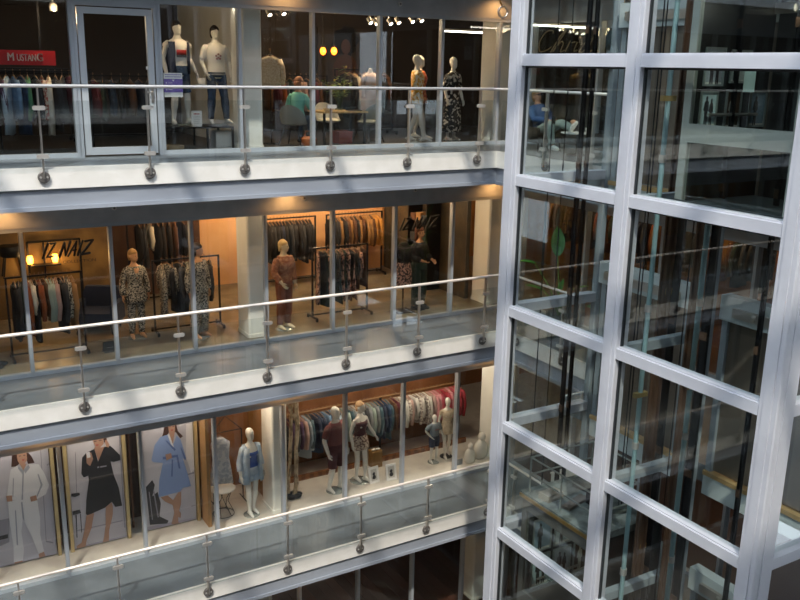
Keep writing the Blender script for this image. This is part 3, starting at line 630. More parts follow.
C = {'black': fab('black', '#1c1c1f'), 'charcoal': fab('charcoal', '#35363a'), 'dark green': fab('dkgreen', '#2e3d36'), 'rust': fab('rust', '#8d4a26'), 'cream': fab('cream', '#d9d2c2'), 'brown': fab('brown', '#5b3d2a'), 'sage grey': fab('sage', '#98a8a0'), 'dusty pink': fab('dpink', '#b99a92'),
     'white': fab('white', '#dcdad4'), 'navy': F_NAVY, 'denim blue': F_DEN, 'light denim': F_DENL, 'maroon': fab('maroon', '#5c2531'), 'purple': fab('purple', '#4c3550'), 'grey': fab('grey', '#84888c'), 'pale blue': fab('pblue', '#a9bccb'), 'teal': fab('teal', '#3e5a66'), 'red': fab('red', '#a02c38'), 'pink': fab('pink', '#c98a90'), 'rose red': fab('rosered', '#b04654'),
     'black and white patterned': F_BWP, 'pink patterned': F_PNK, 'white floral': fab('wfloral', '#d8d2ca', '#8c7f7a', 26), 'striped red': fab('stripered', '#a34a3a', '#d8c3b0', 20), 'green': fab('green', '#3f7a5a'), 'ochre': fab('ochre', '#b8843f'), 'tan': fab('tan', '#9a7448')}
def it(s_): return [(k, C[c], c) for k, c in s_]
# ================================================================ TOP LEVEL SHOPS (z = 0)
# jeans shop: red sign board and a rail of clothes
sg_ = thing('shop_sign', 'red sign board with white capital lettering hung above the jeans rail', 'sign', (0, 0, 0))
a, b = at_y(-30, 64, 2.75), at_y(55, 51, 2.75); YS = 2.75
box(a.x, b.x, YS, YS+.05, a.z, b.z).build('board', mat('sign_red', '#c3141f', .5, emit=.0), sg_)
MB().box(a.x+.2, a.x+.24, YS+.02, YS+.03, b.z, 3.0).box(b.x-.24, b.x-.2, YS+.02, YS+.03, b.z, 3.0).build('hanger_strap', M_BLACK, sg_)
def text(s_, loc, size, m, parent, rot=(math.pi/2, 0, 0), ext=.004, name='lettering', sx=1, shear=0, off=0):
    c = bpy.data.curves.new(name, 'FONT'); c.body = s_; c.size = size; c.extrude = ext; c.shear = shear; c.offset = off; c.align_x = 'LEFT'
    o = bpy.data.objects.new(name, c); COL.objects.link(o); dg = bpy.context.evaluated_depsgraph_get(); dg.update()
    me = bpy.data.meshes.new_from_object(o.evaluated_get(dg)); bpy.data.objects.remove(o); me.materials.clear(); me.materials.append(m)
    o = link(name, me, parent); o.location = loc; o.rotation_euler = rot; o.scale = (sx, 1, 1); return o
a = at_y(7, 60.5, YS); M_SIGNW = mat('sign_white', '#f4f2ee', .5)
for dx in (0, .007):
    text('M', (a.x+dx, YS-.004, a.z), .185, M_SIGNW, sg_, sx=.8); text('USTAN', (a.x+.15+dx*.6, YS-.004, a.z), .16, M_SIGNW, sg_, sx=.6); text('G', (a.x+.46+dx, YS-.004, a.z), .185, M_SIGNW, sg_, sx=.8)
t = thing('clothes_rail', 'long dark wall rail of jeans and jackets under the red sign', 'clothes rail', (0, 0, 0))
MB().tube([(-.6, 2.7, 1.33), (2.55, 2.7, 1.33)], .014, 8).build('rail', M_BLACK, t, True)
for x in (-.5, 1.0, 2.5): MB().box(x-.015, x+.015, 2.69, 2.72, 0, 1.33).build('upright', M_BLACK, t)
MB().box(-.6, 2.55, 2.86, 2.9, 1.28, 1.31).box(-.6, 2.55, 2.68, 2.9, 1.36, 1.385).build('shelf', M_BLACK, t)
rail_garments((-.4, 2.7, 1.33), (2.5, 2.7, 1.33), it([('jacket', 'charcoal'), ('shirt', 'navy'), ('trousers', 'denim blue'), ('shirt', 'maroon'), ('jacket', 'denim blue'), ('shirt', 'brown'), ('jacket', 'denim blue'), ('trousers', 'denim blue'), ('jacket', 'navy'), ('coat', 'denim blue'), ('jacket', 'charcoal'), ('shirt', 'purple'), ('coat', 'pale blue'), ('shirt', 'light denim'), ('coat', 'denim blue'), ('jacket', 'green'), ('shirt', 'black'), ('shirt', 'striped red'), ('coat', 'cream'), ('coat', 'black'), ('jacket', 'charcoal'), ('shirt', 'maroon'), ('jacket', 'black')]), 'the rail under the red sign', 'clothes under the red sign', .5)
rail_garments((2.6, 4.6, 1.25), (4.2, 4.6, 1.25), it([('jacket', 'charcoal'), ('shirt', 'maroon'), ('jacket', 'dark green'), ('shirt', 'denim blue'), ('jacket', 'black'), ('shirt', 'brown'), ('jacket', 'navy'), ('shirt', 'charcoal')]), 'the rack seen through the shop door', 'clothes behind the shop door')
rack(2.5, 4.3, 4.6, 0, 1.26, 'dark clothes rack standing behind the shop door')
# display table with two male mannequins
tb = thing('display_table', 'low black display table under the two mannequins in white shirts', 'table', (4.24, 2.62, 0))
box(-.68, .68, -.42, .42, .37, .40).build('table_top', M_BLACK, tb)
for x in (-.66, .66, .18):
    for y in (-.4, .4): box(x-.018, x+.018, y-.018, y+.018, 0, .37).build('leg', M_BLACK, tb)
tag(MB().box(4.62, 4.98, 2.35, 2.65, 0.0, .3).build('white_carton', F_WT), 'white carton standing under the low black table', 'box')
tag(MB().box(3.72, 4.0, 2.3, 2.6, 0.0, .07).build('shoe_box', mat('kraft', '#b9a27c', .8)), 'flat tan shoe box under the low black table', 'box')
f = Fig(1.86, armL=((-.27, .03, 1.15), (-.24, -.03, .9)), armR=((.25, .06, 1.14), (.29, -.06, .93)), legL=((-.10, -.03, .5), (-.12, .02, .085), (-.15, -.14, .03)), legR=((.13, -.03, .5), (.17, .03, .085), (.22, -.12, .03)))
t = mannequin((4.09, 2.75, .40), .15, 'mannequin in a white shirt with red print, dark waistcoat and denim shorts', 'mannequins of the jeans shop')
f.body(t, M_MANN); f.top(t, F_WT, z0=.9, sleeve=.12); f.trousers(t, F_DEN, 'shorts', .42, .022); stand(t, .2)
mb = MB()
for sgn in (-1, 1):
    mb.loft([[V((sgn*(q[0]), q[1], z)) for q in ((.115, -.15), (.165, -.13), (.205, -.02), (.18, .1), (.1, .145), (.1, .13), (.16, .09), (.18, -.01), (.15, -.11), (.115, -.13))] for z in (.88, 1.1, 1.42)])
f.fin(mb, 'waistcoat', F_NAVY, t)
f.fin(MB().box(-.085, .085, -.155, -.135, 1.2, 1.285), 'chest_print', mat('print_red', '#b32a22', .7), t); f.fin(MB().box(-.085, .085, -.153, -.135, 1.16, 1.2), 'chest_print', F_BLK, t); f.hair(t, H_DRK, 0, 'cap')
f2 = Fig(1.80, armL=((-.26, .05, 1.14), (-.22, -.08, .93)), armR=((.28, .04, 1.14), (.27, -.02, .88)), legL=((-.11, -.03, .5), (-.12, .02, .085), (-.14, -.14, .03)), legR=((.14, -.03, .5), (.2, .03, .085), (.27, -.1, .03)))
t = mannequin((4.80, 2.75, .40), .05, 'mannequin in a white round-neck shirt and blue jeans', 'mannequins of the jeans shop')
f2.body(t, M_MANN); f2.top(t, F_WT, z0=.9, sleeve=.42, sd=.016); f2.trousers(t, F_DEN); stand(t, .2)
mb = MB(); [mb.ell((x, -.142, z), .022, .01, .018, 8, 5) for x, z in ((-.04, 1.24), (0, 1.27), (.04, 1.24), (0, 1.21), (-.03, 1.19), (.03, 1.19))]; f2.fin(mb, 'chest_print', mat('print_brown', '#7a3d36', .8), t); f2.hair(t, H_DRK, 0)
f2.fin(MB().box(-.40, -.26, -.12, -.115, .66, .84).tube([(-.33, -.117, .84), (-.25, -.1, .9)], .004, 4), 'swing_tag', F_WT, t)
pg = thing('window_notice', 'purple and white notice stuck inside the shop glass beside the door', 'notice', (0, 0, 0))
a, b = at_y(164.5, 97, 1.475), at_y(182, 73, 1.475); M_PUR = mat('purple', '#7a62b8', .6)
box(a.x, b.x, 1.470, 1.474, a.z, b.z).build('sheet', M_SIGNW, pg); h_ = b.z-a.z
box(a.x, b.x, 1.466, 1.470, a.z+h_*.2, b.z-h_*.25).build('purple_field', M_PUR, pg)
mb = MB()
for i in range(2): mb.box(a.x+.02, b.x-.02, 1.467, 1.4695, b.z-.035-i*.035, b.z-.025-i*.035)
mb.build('headline', M_PUR, pg)
mb = MB(); cx, cz = (a.x+b.x)/2, b.z-h_*.28
mb.prism([(cx-.02, 1.4655, cz), (cx+.02, 1.4655, cz), (cx, 1.4655, cz-.03)], (0, -.002, 0))
for i in range(3): mb.box(a.x+.03, a.x+.05, 1.4635, 1.4655, a.z+h_*(.28+.14*i), a.z+h_*(.33+.14*i)).box(a.x+.07, a.x+.14, 1.4635, 1.4655, a.z+h_*(.295+.14*i), a.z+h_*(.315+.14*i))
mb.build('symbols', M_SIGNW, pg)
nb = thing('counter_notice', 'small white notice with a red heading on the low black table', 'notice', (4.25, 2.3, .4))
mb = MB().box(-.1, .1, -.005, .005, .02, .28).box(-.08, .08, -.03, .05, 0, .02); mb.build('card', M_SIGNW, nb); box(-.055, .055, -.008, -.005, .215, .235).build('heading', mat('print_red', '#b32a22', .7), nb)
mb = MB(); [mb.box(-.06, .06, -.007, -.005, .18-.03*i, .186-.03*i) for i in range(5)]; mb.build('lines', C['grey'], nb)
# spotlights on the shop ceilings
M_SPOTG = mat('spot_glow', '#fff0d8', .5, emit=25)
def spot(px, py, Y, where, e=40, tgt=None, col=WARM):
    p = at_y(px, py, Y); zc = 2.98; t = thing('ceiling_spotlight', 'white track spotlight on the ceiling above %s' % where, 'spotlight', p, group='spotlights of the top shops')
    d_ = V((.25, -.55, -.8)).normalized()
    MB().tube([(0, 0, 0), tuple(-d_*.12)], .045, 12).build('head', M_CLAMP, t, True)
    MB().tube([tuple(d_*.002), tuple(d_*.006)], .038, 12).build('lens', M_SPOTG, t)
    MB().tube([tuple(-d_*.1), (-d_.x*.1, -d_.y*.1, zc-p.z)], .01, 6).build('stem', M_CLAMP, t, True)
    if e: light('SPOT', 'spot_lamp', p+d_*.02, e, col, .04, tgt or (p+V((.2, -.5, -1.6))), 1.4)
for a_ in ((270, 15, 3.0, 'the seated woman', 45), (284, 14, 3.0, 'the seated woman', 45), (371, 23, 3.1, 'the wooden table', 0), (377, 24, 3.1, 'the wooden table', 110, V((7.4, 2.6, .9))), (391, 24, 3.0, 'the floral mannequins', 35), (399, 23, 3.0, 'the floral mannequins', 35), (413, 22, 3.0, 'the floral mannequins', 35), (422, 21, 3.0, 'the floral mannequins', 40)): spot(*a_)
p = at_y(53, 5, 3.0); t = thing('ceiling_spotlight', 'grey ceiling lamp in the jeans shop', 'spotlight', p); MB().lathe([(.06, -.1), (.07, -.02), (.05, .04), (.015, .06), (.015, 2.98-p.z)], n=14).build('head', M_CLAMP, t, True); light('POINT', 'jeans_lamp', p+V((0, -.3, -.2)), 45, WARM, .1)
spot(196, 4, 2.2, 'the mannequins in white shirts', 34, V((4.45, 2.75, 1.6))); spot(228, 5, 2.2, 'the mannequins in white shirts', 0)
# boutique: seated woman, table, chairs, plants
ch_m = mat('chair_grey', '#8f9490', .8)
def shell_chair(loc, rz, label, m=ch_m):
    t = thing('shell_chair', label, 'chair', loc, rz, 'shell chairs in the boutique')
    mb = MB(); rings = []
    for i in range(13):
        a_ = -math.pi*.95+math.pi*1.9*i/12*1.0; a_ = math.pi*(i/12)*1.24-math.pi*.12
        x, y = .27*math.cos(a_), .22*math.sin(a_)+.0; hh = .42+.36*max(0, math.sin(a_))**.7
        rings.append([(x*.9, y*.9, .40), (x, y, .43), (x*1.06, y*1.1+.02, hh), (x*1.0, y*1.04+.02, hh), (x*.9, y*.9, .45)])
    mb.loft(rings); mb.build('backrest', m, t, True)
    MB().ell((0, -.01, .42), .245, .235, .05, 18).build('seat', m, t, True)
    for x in (-1, 1):
        for y in (-1, 1): MB().tube([(x*.13, y*.12, .40), (x*.24, y*.22, 0)], .013, 6).build('leg', M_BLACK, t, True)
    return t
shell_chair((6.27, 2.5, 0), math.radians(130), 'grey upholstered tub chair that the woman in turquoise sits on')
wo = thing('person', 'woman in a turquoise blouse seated on a grey chair with her back to the glass', 'person', (6.32, 2.52, 0), math.radians(130))
f = Fig(1.66, fem=True, pel=(0, -.02, .56), lean=-.18, armL=((-.26, -.12, .78), (-.16, -.36, .78)), armR=((.26, -.12, .78), (.16, -.36, .78)), legL=((-.12, -.42, .54), (-.12, -.44, .1), (-.12, -.6, .04)), legR=((.12, -.42, .54), (.12, -.44, .1), (.12, -.6, .04)), face=True)
f.body(wo, M_PSKIN); f.top(wo, F_TUR, 'blouse', z0=.86, z1=1.45, d=.025, sleeve=.85, sd=.024); f.trousers(wo, F_DEN); f.hair(wo, mat('hair_auburn', '#8a5a3a', .7), .04, puff=.012); f.features(wo); f.shoes(wo, F_BLK)
tb = thing('work_table', 'pale wooden table with black legs in the boutique', 'table', (7.28, 2.62, 0))
MB().box(-.5, .5, -.36, .36, .615, .65).build('table_top', mat('pale_wood', '#d8b987', .5, 0, '#c9a772', 5, 'wave', stretch=(.5, 5, 1)), tb)
for x in (-.45, .45):
    for y in (-.3, .3): box(x-.02, x+.02, y-.02, y+.02, 0, .615).build('leg', M_BLACK, tb)
shell_chair((7.95, 2.55, 0), math.radians(-75), 'grey upholstered tub chair pushed up to the right end of the wooden table')
shell_chair((7.38, 3.25, 0), math.radians(5), 'white tub chair behind the wooden table', F_WT)
tag(MB().lathe([(.02, 0), (.05, .005), (.085, .05), (.09, .055), (.08, .05), (.04, .012)], (6.98, 2.5, .65), 16).build('white_bowl', F_WT, None, True), 'small white bowl on the wooden table', 'bowl')
lp = thing('laptop', 'dark laptop lying on the wooden table', 'laptop', (7.58, 2.5, .65)); box(-.14, .14, -.1, .1, 0, .015).build('base', M_BLACK, lp); box(-.14, .14, .09, .1, .015, .07).build('screen', M_BLACK, lp)
vs = thing('flower_vase', 'tall glass vase of green branches and yellow flowers on the wooden table', 'vase', (7.32, 2.62, .65))
MB().lathe([(.06, 0), (.07, .01), (.055, .2), (.06, .32), (.053, .32), (.048, .2), (.05, .02)], n=16).build('glass_vase', G_VASE, vs, True)
st = MB(); lv = MB(); fl_ = MB()
for i in range(26):
    a_ = rnd.uniform(0, 6.28); r_ = rnd.uniform(.08, .34); h_ = rnd.uniform(.36, .62)+(.35 if i < 3 else 0); tip = V((r_*math.cos(a_), r_*.6*math.sin(a_), h_))
    st.tube([(0, 0, .05), (tip.x*.4, tip.y*.4, h_*.6), tuple(tip)], .004, 4)
    for q in range(7):
        c_ = V((tip.x*(.5+.09*q), tip.y*(.5+.09*q), h_*(.66+.055*q))); a2 = rnd.uniform(0, 6.28); d_ = V((math.cos(a2), math.sin(a2), rnd.uniform(-.2, .6)))*.11; n_ = d_.cross(V((0, 0, 1))).normalized()*.03
        lv.prism([c_, c_+d_*.5+n_, c_+d_, c_+d_*.5-n_], (0, 0, .002))
    if i % 3 == 0: fl_.ell(tuple(tip), .025, .025, .025, 6, 4)
st.build('stems', mat('stem', '#5f6b3a', .7), vs); lv.build('leaves', mat('leaf_green', '#8fae62', .7, 0, '#b0bd72', 9), vs); fl_.build('blossoms', mat('yellow_blossom', '#d2b24a', .7), vs)
tag(MB().lathe([(.10, 0), (.14, .06), (.15, .16), (.11, .2), (.10, .2)], (6.35, 2.0, 0), 16).tube([(6.25, 2.0, .18), (6.28, 2.0, .3), (6.42, 2.0, .3), (6.45, 2.0, .18)], .01, 6).build('leather_bag', mat('tan_leather', '#a35a2c', .5), None, True), 'tan leather handbag on the floor beside the seated woman', 'bag')
tag(MB().box(7.25, 7.55, 2.5, 2.8, 0, .2).box(7.24, 7.56, 2.49, 2.81, .2, .24).build('red_box', mat('red_crate', '#9c3a30', .7)), 'red lidded box on the floor under the wooden table', 'box')
# pendants, portrait and clothes behind
for px in (323, 334):
    p = at_y(px, 51, 4.2); t = thing('pendant_lamp', 'orange glowing pendant bulb hanging in the boutique', 'pendant lamp', p, group='pendants of the boutique')
    MB().ell((0, 0, 0), .065, .065, .085, 14, 8).build('bulb', mat('bulb_orange', '#ff7a1e', .4, emit=6), t, True); MB().lathe([(.03, .07), (.03, .12), (.01, .14), (.006, 2.98-p.z)], n=10).build('cord', M_BLACK, t, True)
    light('POINT', 'pendant_glow', p+V((0, -.12, 0)), 5, ORANGE, .06)
wp = thing('wall_portrait', 'large dark wall print of a woman with big curly hair', 'picture', (0, 0, 0)); c_ = at_y(345, 52, 6.27); kx = 1.0
box(c_.x-.75, c_.x+.75, 6.24, 6.28, c_.z-.95, c_.z+.55).build('panel', mat('portrait_bg', '#4a423d', .7, 0, '#3f3732', 2), wp)
mb = MB()
for i in range(26): a_ = i*2.4; mb.ell((c_.x+.3*math.cos(a_)*math.sqrt(i/26), 6.235, c_.z+.25+.28*math.sin(a_)*math.sqrt(i/26)), .11, .006, .11, 8, 5)
mb.build('curls', mat('portrait_hair', '#14151c', .8), wp)
MB().ell((c_.x, 6.226, c_.z+.12), .13, .008, .18).ell((c_.x, 6.23, c_.z-.45), .36, .006, .4).build('figure', mat('portrait_skin', '#5a3d33', .7), wp)
tf = thing('dress_form', 'beige lace top on a hanger stand behind the seated woman', 'dress form', (5.95, 2.9, 0)); MB().tube([(0, 0, 0), (0, 0, 1.72)], .012, 6).lathe([(.16, 0), (.16, .02)], n=16).build('pole', M_BLACK, tf, True)
o = garment((5.95, 2.9, 1.78), math.radians(75), 'blouse', F_BGE, 'beige lace', '', None, 1, 1.05); tag(o, 'beige lace blouse hanging on the stand behind the seated woman', 'blouse')
cf = Fig(1.7, fem=True); t = mannequin((8.2, 2.95, 0), .2, 'headless stand figure in a pale pink coat behind the wooden table', 'mannequins of the boutique', 'dress_form'); cf.body(t, M_MANN, head=False, arms=False, legs=False, name='torso'); cf.top(t, fab('ppink', '#c9b0a0'), 'coat', z0=.6, d=.03, sleeve=.9, sd=.022, flare=.05); MB().tube([(0, 0, 0), (0, 0, .8)], .014, 8).lathe([(.16, 0), (.16, .015)], n=20).build('pole', M_BLACK, t, True)
rail_garments((8.3, 4.6, 1.45), (9.6, 4.6, 1.45), it([('jacket', 'black'), ('coat', 'charcoal'), ('jacket', 'cream'), ('coat', 'black'), ('jacket', 'navy'), ('coat', 'grey'), ('jacket', 'black'), ('coat', 'charcoal'), ('jacket', 'brown')]), 'the black rack behind the floral mannequins', 'clothes in the boutique'); rack(8.2, 9.7, 4.6, 0, 1.46, 'black clothes rack behind the floral mannequins')
rail_garments((6.6, 5.0, 1.3), (8.1, 5.0, 1.3), it([('shirt', 'brown'), ('blouse', 'maroon'), ('shirt', 'rust'), ('blouse', 'charcoal'), ('shirt', 'dark green'), ('blouse', 'brown'), ('shirt', 'dusty pink'), ('blouse', 'black'), ('shirt', 'maroon'), ('shirt', 'brown')]), 'the rack behind the wooden table', 'clothes in the boutique'); rack(6.5, 8.2, 5.0, 0, 1.31, 'black clothes rack behind the wooden table')
walk = dict(legL=((-.09, -.10, .5), (-.09, -.16, .10), (-.09, -.33, .035)), legR=((.09, .02, .5), (.09, .14, .12), (.10, 0, .035)))
f = Fig(1.79, fem=True, armL=((-.23, .04, 1.13), (-.22, -.06, .9)), armR=((.22, .05, 1.13), (.21, -.02, .9)), **walk)
t = mannequin((9.03, 2.45, 0), math.radians(60), 'striding white mannequin in a yellow floral blouse', 'mannequins of the boutique'); f.body(t, M_MANN); f.top(t, F_FLO, 'blouse', z0=.78, d=.03, sleeve=.75, sd=.035, flare=.05, ripple=.03); stand(t)
t2 = mannequin((9.48, 3.05, 0), math.radians(40), 'white mannequin in a red floral blouse behind the yellow one', 'mannequins of the boutique'); f = Fig(1.78, fem=True, **walk); f.body(t2, M_MANN); f.top(t2, F_FLO2, 'blouse', z0=.78, d=.03, sleeve=.75, sd=.035, flare=.05, ripple=.03); stand(t2)
f = Fig(1.76, fem=True, armL=((-.23, .02, 1.13), (-.25, -.1, .9)), armR=((.23, .02, 1.13), (.25, -.06, .88)))
t = mannequin((9.9, 2.4, 0), math.radians(10), 'white mannequin in a long black dress with white leaf print', 'mannequins of the boutique'); f.body(t, M_MANN); f.top(t, F_BWP2, 'bodice', z0=.9, d=.02, sleeve=.55, sd=.02); f.skirt(t, F_BWP2, z0=.2, r0=.23, r1=0, ripple=.05); stand(t)
tl = thing('tube_light', 'long white ceiling tube light behind the leaf print mannequin', 'tube light', (0, 0, 0)); p = at_y(445, 31, 4.2); q = at_y(487, 32, 4.2); M_TUBE = mat('tube_glow', '#fff6e6', .5, emit=9)
MB().tube([(p.x, 4.2, p.z), (q.x+.6, 4.2, p.z)], .016, 8).build('tube', M_TUBE, tl, True); box(p.x-.03, q.x+.63, 4.18, 4.22, p.z+.02, p.z+.06).build('housing', M_CLAMP, tl); MB().tube([(p.x+.1, 4.2, p.z+.06), (p.x+.1, 4.2, 3.0)], .006, 5).tube([(q.x+.5, 4.2, p.z+.06), (q.x+.5, 4.2, 3.0)], .006, 5).build('drop_wire', M_BLACK, tl)
light('POINT', 'boutique_fill', (8.6, 3.4, 2.6), 40, WARM, .2); light('POINT', 'boutique_fill', (6.8, 4.2, 2.6), 35, WARM, .2)
# wall between jeans shop and boutique
struct('wall_shop', box(5.2, 5.33, 2.4, 6.3, 0, 3.0), M_CREAM, 'pale partition between the two top shops')
# ================================================================ MIDDLE LEVEL SHOP (brush lettered boutique)
Z2 = ZL[2]
def stroke_text(strokes, P0, w, h, r, m, parent, y=1.47, name='lettering', slant=.12):
    """brush strokes on the inside of the glass; strokes are polylines in a unit box"""
    for s_ in strokes:
        pts = [(P0.x+(a_+slant*b_)*w, y+.004, P0.z+b_*h) for a_, b_ in s_]
        mb = MB()
        for i, (p_, q_) in enumerate(zip(pts, pts[1:])): mb.tube([p_, q_], [r*(.75+.35*math.sin(i*1.7+p_[0]*9)**2), r*(.75+.35*math.sin(i*1.7+1.7+q_[0]*9)**2)], 6, round_=True)
        mb.build(name, m, parent, 'all')
IZ = [[(.02, 0), (.03, 1)], [(.09, .95), (.19, .98), (.10, .04), (.22, .08)], [(.37, 0), (.38, .95), (.49, .05), (.50, 1)], [(.55, 0), (.63, .98), (.68, .02)], [(.57, .36), (.68, .40)], [(.75, .02), (.76, 1)], [(.82, .95), (.98, 1), (.83, .05), (1.0, .1)]]
M_INK = mat('ink_black', '#0d0d0f', .6)
for (ax, ay), (bx, by), lab in (((42, 260), (95, 238), 'black brush lettered shop name on the glass above the loaded clothes rack'), ((399, 233), (441, 213), 'black brush lettered shop name on the glass above the patterned skirt stand')):
    a, b = at_y(ax, ay, 1.475), at_y(bx, by, 1.475); t = thing('window_lettering', lab, 'lettering', (0, 0, 0), group='shop names on the glass')
    w_ = (b.x-a.x)/1.15; h_ = .24; a.z = (a.z+b.z)/2-h_/2
    stroke_text(IZ, a, w_, h_, .02, M_INK, t)
    text('COLLECTION', (a.x+w_*.42, 1.468, a.z-.12), .07, mat('ink_grey', '#3c3026', .6), t, sx=1.25, ext=.001)
def wall_lamp(p, label):
    t = thing('wall_lamp', label, 'lamp', p); MB().lathe([(.05, -.08), (.065, 0), (.05, .08)], n=12).build('shade', mat('amber_glow', '#ffab3d', .5, emit=7), t, True); box(-.02, .02, 0, .12, -.02, .02).build('arm', M_BLACK, t)
    light('POINT', 'wall_lamp_glow', V(p)+V((0, -.15, 0)), 7, ORANGE, .08)
M_OCH = mat('panel_ochre', '#8f7242', .8, 0, '#6b5330', 1.6)
struct('wall_panel', box(.2, 3.2, 5.2, 5.3, Z2, Z2+3), M_OCH, 'ochre partition behind the loaded rack')
wall_lamp(at_y(30, 260, 5.1), 'amber wall lamp beside the hanging stool on the ochre partition'); wall_lamp(at_y(55, 258, 5.1), 'amber wall lamp beside the shop lettering on the ochre partition')
# stool hung on the wall, frame and shelf
t = thing('wall_stool', 'black wooden stool hung upside on the ochre partition', 'stool', at_y(12, 262, 5.05)); t.location.z -= .3
MB().lathe([(.2, 0.42), (.22, .44), (.22, .62), (.2, .64)], n=16).build('seat', M_BLACK, t, True)
for x in (-1, 1):
    for y in (-1, 1): MB().tube([(x*.12, y*.1, .43), (x*.19, y*.13, 0)], .018, 6).build('leg', M_BLACK, t, True)
t = thing('wall_frame', 'black steel wall frame with hooks on the ochre partition', 'frame', (0, 0, 0)); a, b = at_y(28, 262, 5.15), at_y(80, 238, 5.15)
fr = MB().box(a.x, b.x, 5.13, 5.2, b.z-.03, b.z).box(b.x-.03, b.x, 5.13, 5.2, Z2, b.z).box(a.x+.3, a.x+.33, 5.13, 5.2, Z2, b.z).box(a.x, a.x+.03, 5.13, 5.2, Z2, b.z); fr.build('frame_bars', M_BLACK, t)
for i in range(2): box(a.x+.03, a.x+.6, 4.95, 5.13, a.z-.08-i*.3, a.z-.05-i*.3).build('shelf', M_BLACK, t)
# rack 1
rack(.82, 2.06, 2.42, Z2, 1.5, 'black clothes rack loaded with shirts behind the brush lettering')
rail_garments((.85, 2.42, Z2+1.49), (2.0, 2.42, Z2+1.49), it([('coat', 'black'), ('coat', 'charcoal'), ('shirt', 'dark green'), ('coat', 'rust'), ('blouse', 'cream'), ('dress', 'black'), ('shirt', 'rust'), ('shirt', 'brown'), ('jacket', 'sage grey'), ('jacket', 'sage grey'), ('shirt', 'dusty pink'), ('coat', 'black'), ('jacket', 'charcoal'), ('shirt', 'black and white patterned'), ('coat', 'tan')]), 'the rack behind the brush lettering', 'clothes on the racks of the middle shop', .2)
rack(-.9, .3, 3.0, Z2, 1.5, 'black clothes rack at the far left end of the middle shop'); rail_garments((-.8, 3.0, Z2+1.49), (.2, 3.0, Z2+1.49), it([('coat', 'black'), ('shirt', 'tan'), ('coat', 'charcoal'), ('dress', 'black'), ('shirt', 'brown'), ('coat', 'dark green')]), 'the end rack of the middle shop', 'clothes on the racks of the middle shop')
# long fringe rug, dark armchair, black sign card
t = thing('armchair', 'dark navy armchair behind the loaded clothes rack', 'chair', (2.55, 3.6, Z2), -.5)
MB().box(-.32, .32, -.3, .3, .2, .42).build('seat', F_NAVY, t); MB().loft([[(x*w, y, z) for x, y in ((-.36, .3), (-.36, .42), (.36, .42), (.36, .3))] for z, w in ((.2, 1), (.7, 1), (.82, .86))]).build('backrest', F_NAVY, t)
for x in (-1, 1): box(x*.32, x*.42, -.3, .35, .2, .58).build('armrest', F_NAVY, t)
for x in (-1, 1):
    for y in (-1, 1): MB().tube([(x*.3, y*.25, .2), (x*.34, y*.28, 0)], .018, 6).build('leg', M_BLACK, t)
tag(MB().box(2.2, 3.3, 2.9, 4.4, Z2, Z2+.012).build('woven_rug', mat('rug', '#7b6a54', .95, 0, '#5f503e', 40, 'wave', stretch=(3, 1, 1))), 'brown woven rug on the floor under the navy armchair', 'rug')
t = thing('floor_card', 'small black tent card with white lettering on the floor behind the mullion', 'sign', (2.45, 2.12, Z2), .1)
MB().prism([(-.14, 0, 0), (.14, 0, 0), (.14, .04, .2), (-.14, .04, .2)], (0, .008, 0)).prism([(-.14, .1, 0), (.14, .1, 0), (.14, .05, .2), (-.14, .05, .2)], (0, .008, 0)).build('card', M_INK, t)
text('IZ NAIZ', (-.09, -.001+.02, .09), .055, M_SIGNW, t, rot=(math.pi/2-.2, 0, 0), ext=.001)
tag(MB().ell((.52, 2.05, Z2+.05), .12, .05, .05, 12, 6).ell((.6, 2.2, Z2+.05), .12, .05, .05, 12, 6).build('black_shoes', F_BLK, None, True), 'pair of black shoes on the floor at the end of the rack', 'shoes')
# patterned suit mannequins and rack 2
f = Fig(1.74, fem=True, armL=((-.235, .03, 1.13), (-.25, -.02, .88)), armR=((.235, .03, 1.13), (.25, -.02, .88)), face=True, turn=.5)
t = mannequin((3.09, 2.8, Z2), math.radians(5), 'blond mannequin in a black and white patterned jacket and trousers', 'mannequins of the middle shop'); f.body(t, M_SKIN); f.trousers(t, F_BWP, d=.02); f.top(t, F_BWP, 'jacket', z0=.74, z1=1.44, d=.03, sleeve=.97, sd=.022, flare=.06)
f.hair(t, H_BLD, 0); f.features(t); stand(t, .18)
f.fin(MB().prism([(-.05, -.145, 1.42), (.05, -.145, 1.42), (0, -.165, 1.2)], (0, .01, 0)), 'neckline', M_SKIN, t)
f = Fig(1.86, fem=True, armL=((-.235, .03, 1.13), (-.23, -.02, .88)), armR=((.235, .03, 1.13), (.23, -.02, .88)), face=True, turn=.9)
t = mannequin((4.16, 2.3, Z2), math.radians(25), 'dark-haired mannequin in a long black and white patterned jumpsuit', 'mannequins of the middle shop'); f.body(t, M_SKIN); f.trousers(t, F_BWP, d=.03, flare=.03); f.top(t, F_BWP, 'tunic', z0=.86, z1=1.43, d=.03, sleeve=.97, sd=.022, flare=.02); f.hair(t, H_DRK, .02, puff=.008); f.features(t); stand(t, .18)
rack(3.45, 4.76, 2.85, Z2, 1.47, 'black clothes rack with patterned dresses behind the two patterned mannequins')
rail_garments((3.5, 2.85, Z2+1.46), (4.7, 2.85, Z2+1.46), it([('coat', 'black and white patterned'), ('blouse', 'black and white patterned'), ('jacket', 'black'), ('coat', 'black'), ('blouse', 'charcoal'), ('jacket', 'black and white patterned'), ('dress', 'black'), ('jacket', 'black'), ('blouse', 'black'), ('jacket', 'charcoal')]), 'the rack behind the patterned mannequins', 'clothes on the racks of the middle shop', .6)
